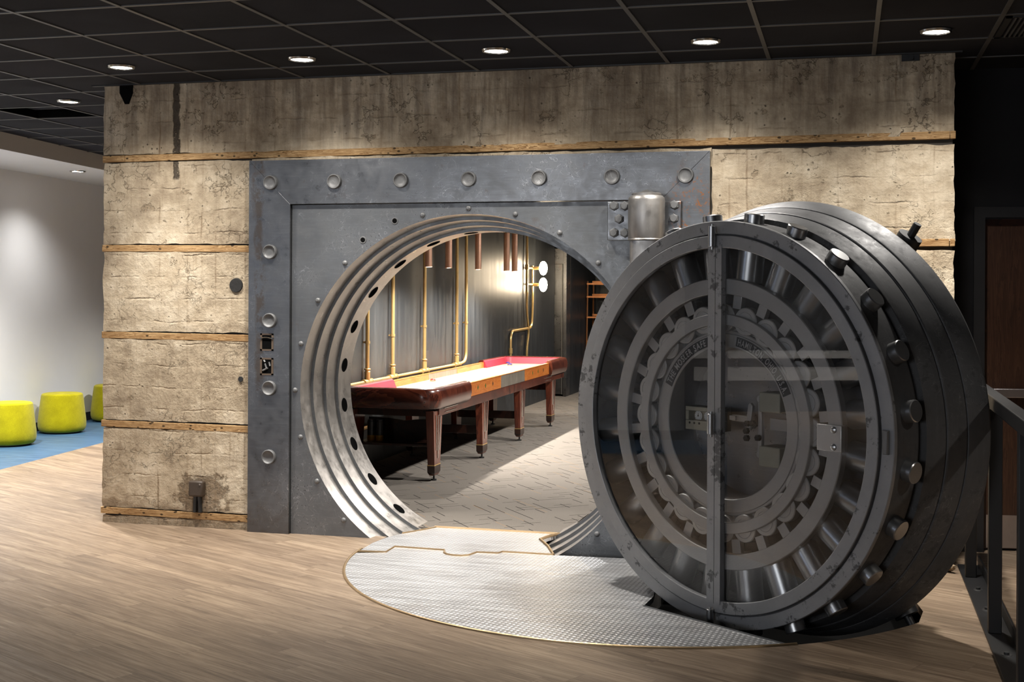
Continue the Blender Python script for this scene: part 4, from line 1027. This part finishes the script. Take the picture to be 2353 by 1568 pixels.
# bulb lamp and its pipes
lp = thing('wall_lamp', 'brass pipe wall lamp with two glowing bulbs at the far end of the vault', 'lamp', (-1.86, 9.2, 1.8))
bm = B(); tube(bm, smooth_path([(PX, 9.04, 2.9), (PX, 9.04, 1.32), (PX, 9.17, 1.05), (PX, 9.05, .82), (PX, 9.05, .35)], .2, 6), .0165, 10); obj('riser_pipe', bm, M_brass, lp)
bm = B(); tube(bm, smooth_path([(PX - .005, 8.21, .35), (PX - .005, 8.21, 1.07), (PX - .005, 9.34, 1.085), (PX - .005, 9.39, 1.30), (PX - .005, 9.39, 1.95)], .13, 6), .0165, 10); obj('branch_pipe', bm, M_brass, lp)
for a, b, r in (((PX, 9.04, 1.89), (PX, 9.04, 1.96), .026), ((PX - .005, 8.21, .78), (PX - .005, 8.21, .85), .025)):
    bm = B(); cyl(bm, a, b, r, seg=14, bev=.003); obj('coupling', bm, M_brass, lp, ang=40)
for z in (1.915, 1.69):
    bm = B(); cyl(bm, (PX, 9.04, z), (PX, 9.38, z), .013, seg=10); obj('cross_pipe', bm, M_brass, lp, ang=40)
for z in (1.915, 1.685):
    bm = B(); cyl(bm, (PX, 9.38, z), (-1.79, 9.38, z), .022, seg=14); sk = obj('socket', bm, M_brass, lp)
    bm = B(); lathe(bm, [(-.098, 0), (-.094, .018), (-.077, .037), (-.043, .053), (0, .058), (.043, .053), (.077, .037), (.094, .018), (.098, 0)], (-1.735, 9.38, z), (0, 0, 1), 24); sub(sk, 'bulb', bm, M_bulb)

# copper tube pendants over the table
def pendant(y, label, x=-1.41):
    t = thing('tube_pendant', label, 'pendant light', (x, y, 1.835), 'copper tube pendants over the table')
    bm = B(); lathe(bm, [(1.835, .030), (1.835, .034), (2.86, .034), (2.87, .030)], (x, y, 0), (0, 0, 1), 28); lathe(bm, [(1.835, .030), (1.90, .029), (1.905, 0)], (x, y, 0), (0, 0, 1), 28); obj('tube', bm, M_copper, t)
    bm = B(); cyl(bm, (x, y, 2.86), (x, y, 2.90), .05, seg=24); obj('canopy', bm, M_blackmetal, t); return t
PEND = [3.38, 4.00, 5.03, 6.19, 6.55]
for y, l in zip(PEND, ('copper tube pendant nearest the round opening, leftmost in view', 'second copper tube pendant from the left over the table', 'third copper tube pendant, alone in the middle of the row', 'left one of the close pair of copper tube pendants', 'right one of the close pair of copper tube pendants, nearest the bulb lamp')): pendant(y, l)

# thick steel door standing at the far end
sd = thing('inner_vault_door', 'tall edge of a second thick steel door at the far end of the vault', 'steel door', (-1.88, 11., 0))
bm = B(); box(bm, (-1.962, 10.96, .03), (-1.79, 11.19, 2.0)); box(bm, (-2.03, 10.92, .0), (-1.962, 11.19, 2.24)); box(bm, (-1.79, 10.92, 0), (-1.737, 11.19, 2.24)); box(bm, (-1.962, 10.97, 2.0), (-1.79, 11.19, 2.24)); obj('jamb', bm, M_frame, sd, bev=.003)
for z in (1.838, 1.666, 1.481, 1.316, 1.138, .861, .69):
    bm = B(); cyl(bm, (-1.962, 10.955, z), (-1.94, 10.955, z), .045, seg=24); obj('lock_bolt', bm, M_bolt, sd)
bm = B(); box(bm, (-1.815, 10.93, .03), (-1.80, 10.97, 2.0)); obj('seal_strip', bm, M_cap, sd)

# copper ladder shelf beyond
ls = thing('ladder_shelf', 'copper coloured ladder shelf against the dark wall beyond the steel door', 'shelf', (-1.4, 12.6, 0))
for (xb, xt, y) in ((-1.725, -1.70, 12.35), (-1.675, -1.663, 12.65), (-1.10, -1.12, 12.35), (-1.06, -1.08, 12.65)):
    bm = B(); tube(bm, [(xb, y, 0), (xt, y, 1.75)], .013, 4); obj('upright', bm, M_coppershelf, ls)
for z in (1.71, 1.50, 1.17, .78, .40):
    bm = B(); box(bm, (-1.715, 12.34, z - .016), (-1.06, 12.365, z + .010)); box(bm, (-1.68, 12.64, z + .01), (-1.06, 12.66, z + .045))
    if z < 1.6: box(bm, (-1.71, 12.35, z - .004), (-1.06, 12.65, z + .004))
    obj('shelf_tier', bm, M_coppershelf, ls)

# white counter across the room (shows in the door's glass)
ct = thing('reception_counter', 'long white counter across the room, mirrored in the glass of the door', 'counter', (-8.9, -4.6, 0))
bm = B(); box(bm, (-9.2, -7.6, .72), (-8.5, -3.1, .79)); obj('counter_top', bm, M_counter, ct)
bm = B(); box(bm, (-8.62, -7.5, .42), (-8.56, -3.15, .60)); obj('counter_panel', bm, M_counter, ct)
bm = B(); box(bm, (-9.1, -7.5, 0.0), (-8.62, -3.2, .72)); obj('counter_base', bm, M_greywall, ct)

# ------------------------------------------------------------------ lights
def spot(name, loc, tgt, W, ang, blend=1., col=(1, .955, .89), rad=.05):
    l = bpy.data.lights.new(name, 'SPOT'); l.energy = W; l.spot_size = R(ang); l.spot_blend = blend; l.color = col; l.shadow_soft_size = rad
    o = bpy.data.objects.new(name, l); COL.objects.link(o); o.location = loc
    o.rotation_euler = (Vector(tgt) - Vector(loc)).to_track_quat('-Z', 'Y').to_euler(); return o
def area(name, loc, tgt, W, sx, sy, col):
    l = bpy.data.lights.new(name, 'AREA'); l.shape = 'RECTANGLE'; l.size = sx; l.size_y = sy; l.energy = W; l.color = col
    o = bpy.data.objects.new(name, l); COL.objects.link(o); o.location = loc
    o.rotation_euler = (Vector(tgt) - Vector(loc)).to_track_quat('-Z', 'Y').to_euler(); return o
for x in LX:
    p = (x, -.685, CH - .03)
    spot('downlight_wash', p, (x, -.685, 0), 95, 134, .75, rad=.06)
    spot('downlight_core', p, (x, -.66, 0), 260, 84, 1., rad=.06)
spot('downlight_core', (-3.34, .576, CH - .03), (-3.34, .576, 0), 560, 100, 1.)
for y, w in ((4.28, 90), (2.2, 560), (0., 260)):
    spot('soffit_spot', (-5.72 - .118 * (y - 4.28), y, 2.86), (-5.75 - .118 * (y - 4.28), y, 0), w, 128, .9, (1, .98, .96))
for x, y in ((-4.4, 3.2), (-4.2, 6.0), (-4.9, -.6)):
    spot('corridor_spot', (x, y, CH - .03), (x, y, 0), 620, 116, 1., (1, .95, .88))
# room lamps behind and beside the camera
for x, y, w in ((-6.0, -4.5, 60), (-2.2, -4.4, 24), (1.0, -5.2, 24), (4.7, -3.0, 260), (-2.5, -8.5, 60), (3.0, -9.5, 60), (-7.6, -6.0, 260)):
    spot('room_spot', (x, y, CH - .03), (x, y, 0), w, 120, 1., (1, .93, .84))
# daylight from the window wall far left
area('window_daylight', (-9.3, -10.5, 1.9), (0, -3.5, 1.2), 70, 3.0, 1.6, (.66, .76, 1.))
area('back_fill', (-1.5, -12.8, 1.9), (0, 0, 1.1), 240, 6.0, 1.6, (.92, .95, 1.))  # added fill from behind the camera, brightens the door front
spot('counter_fill_spot', (-6.9, -5.2, CH - .05), (-8.7, -4.9, .6), 240, 90, 1.)  # added unseen spot, brightens the counter so it shows in the glass
# vault interior
for y in PEND: spot('pendant_spot', (-1.41, y, 1.84), (-1.41, y, 0), 215, 152, 1., (1, .95, .88), .02)
for x, y, w in ((1.2, 2.2, 400), (1.1, 4.6, 420), (1.1, 7.5, 400), (.9, 10.5, 260)): spot('vault_spot', (x, y, 2.86), (x - 1.0, y, 0), w, 136, 1., (1, .97, .93), .05)
for z in (1.915, 1.685):
    l = bpy.data.lights.new('bulb_light', 'POINT'); l.energy = 22; l.color = (1, .80, .55); l.shadow_soft_size = .07
    o = bpy.data.objects.new('bulb_light', l); COL.objects.link(o); o.location = (-1.62, 9.38, z)
# window that gives the daylight
bm = B(); box(bm, (-9.398, -12.2, 1.1), (-9.38, -9.0, 2.7)); w = struct('window_1', bm, emit('bright_window', (.72, .82, 1.), 1.1))

bm = B(); box(bm, (-4.5, -12.998, 1.1), (1.5, -12.98, 2.7)); struct('back_fill_panel', bm, emit('back_fill_glow', (.92, .95, 1.), 1.1))  # added glowing panel behind the camera, goes with the back fill
wd = bpy.data.worlds.new('world'); SC.world = wd; wd.use_nodes = True
bg = wd.node_tree.nodes['Background']; bg.inputs[0].default_value = (.55, .6, .7, 1); bg.inputs[1].default_value = .02
vs = SC.view_settings; vs.view_transform = 'Standard'; vs.look = 'None'; vs.gamma = 1; vs.use_curve_mapping = False; vs.exposure = 0.
cy = SC.cycles; cy.max_bounces = 8; cy.diffuse_bounces = 4; cy.glossy_bounces = 4; cy.transparent_max_bounces = 12; cy.sample_clamp_indirect = 6; cy.caustics_reflective = False; cy.caustics_refractive = False
cy.adaptive_threshold = .02
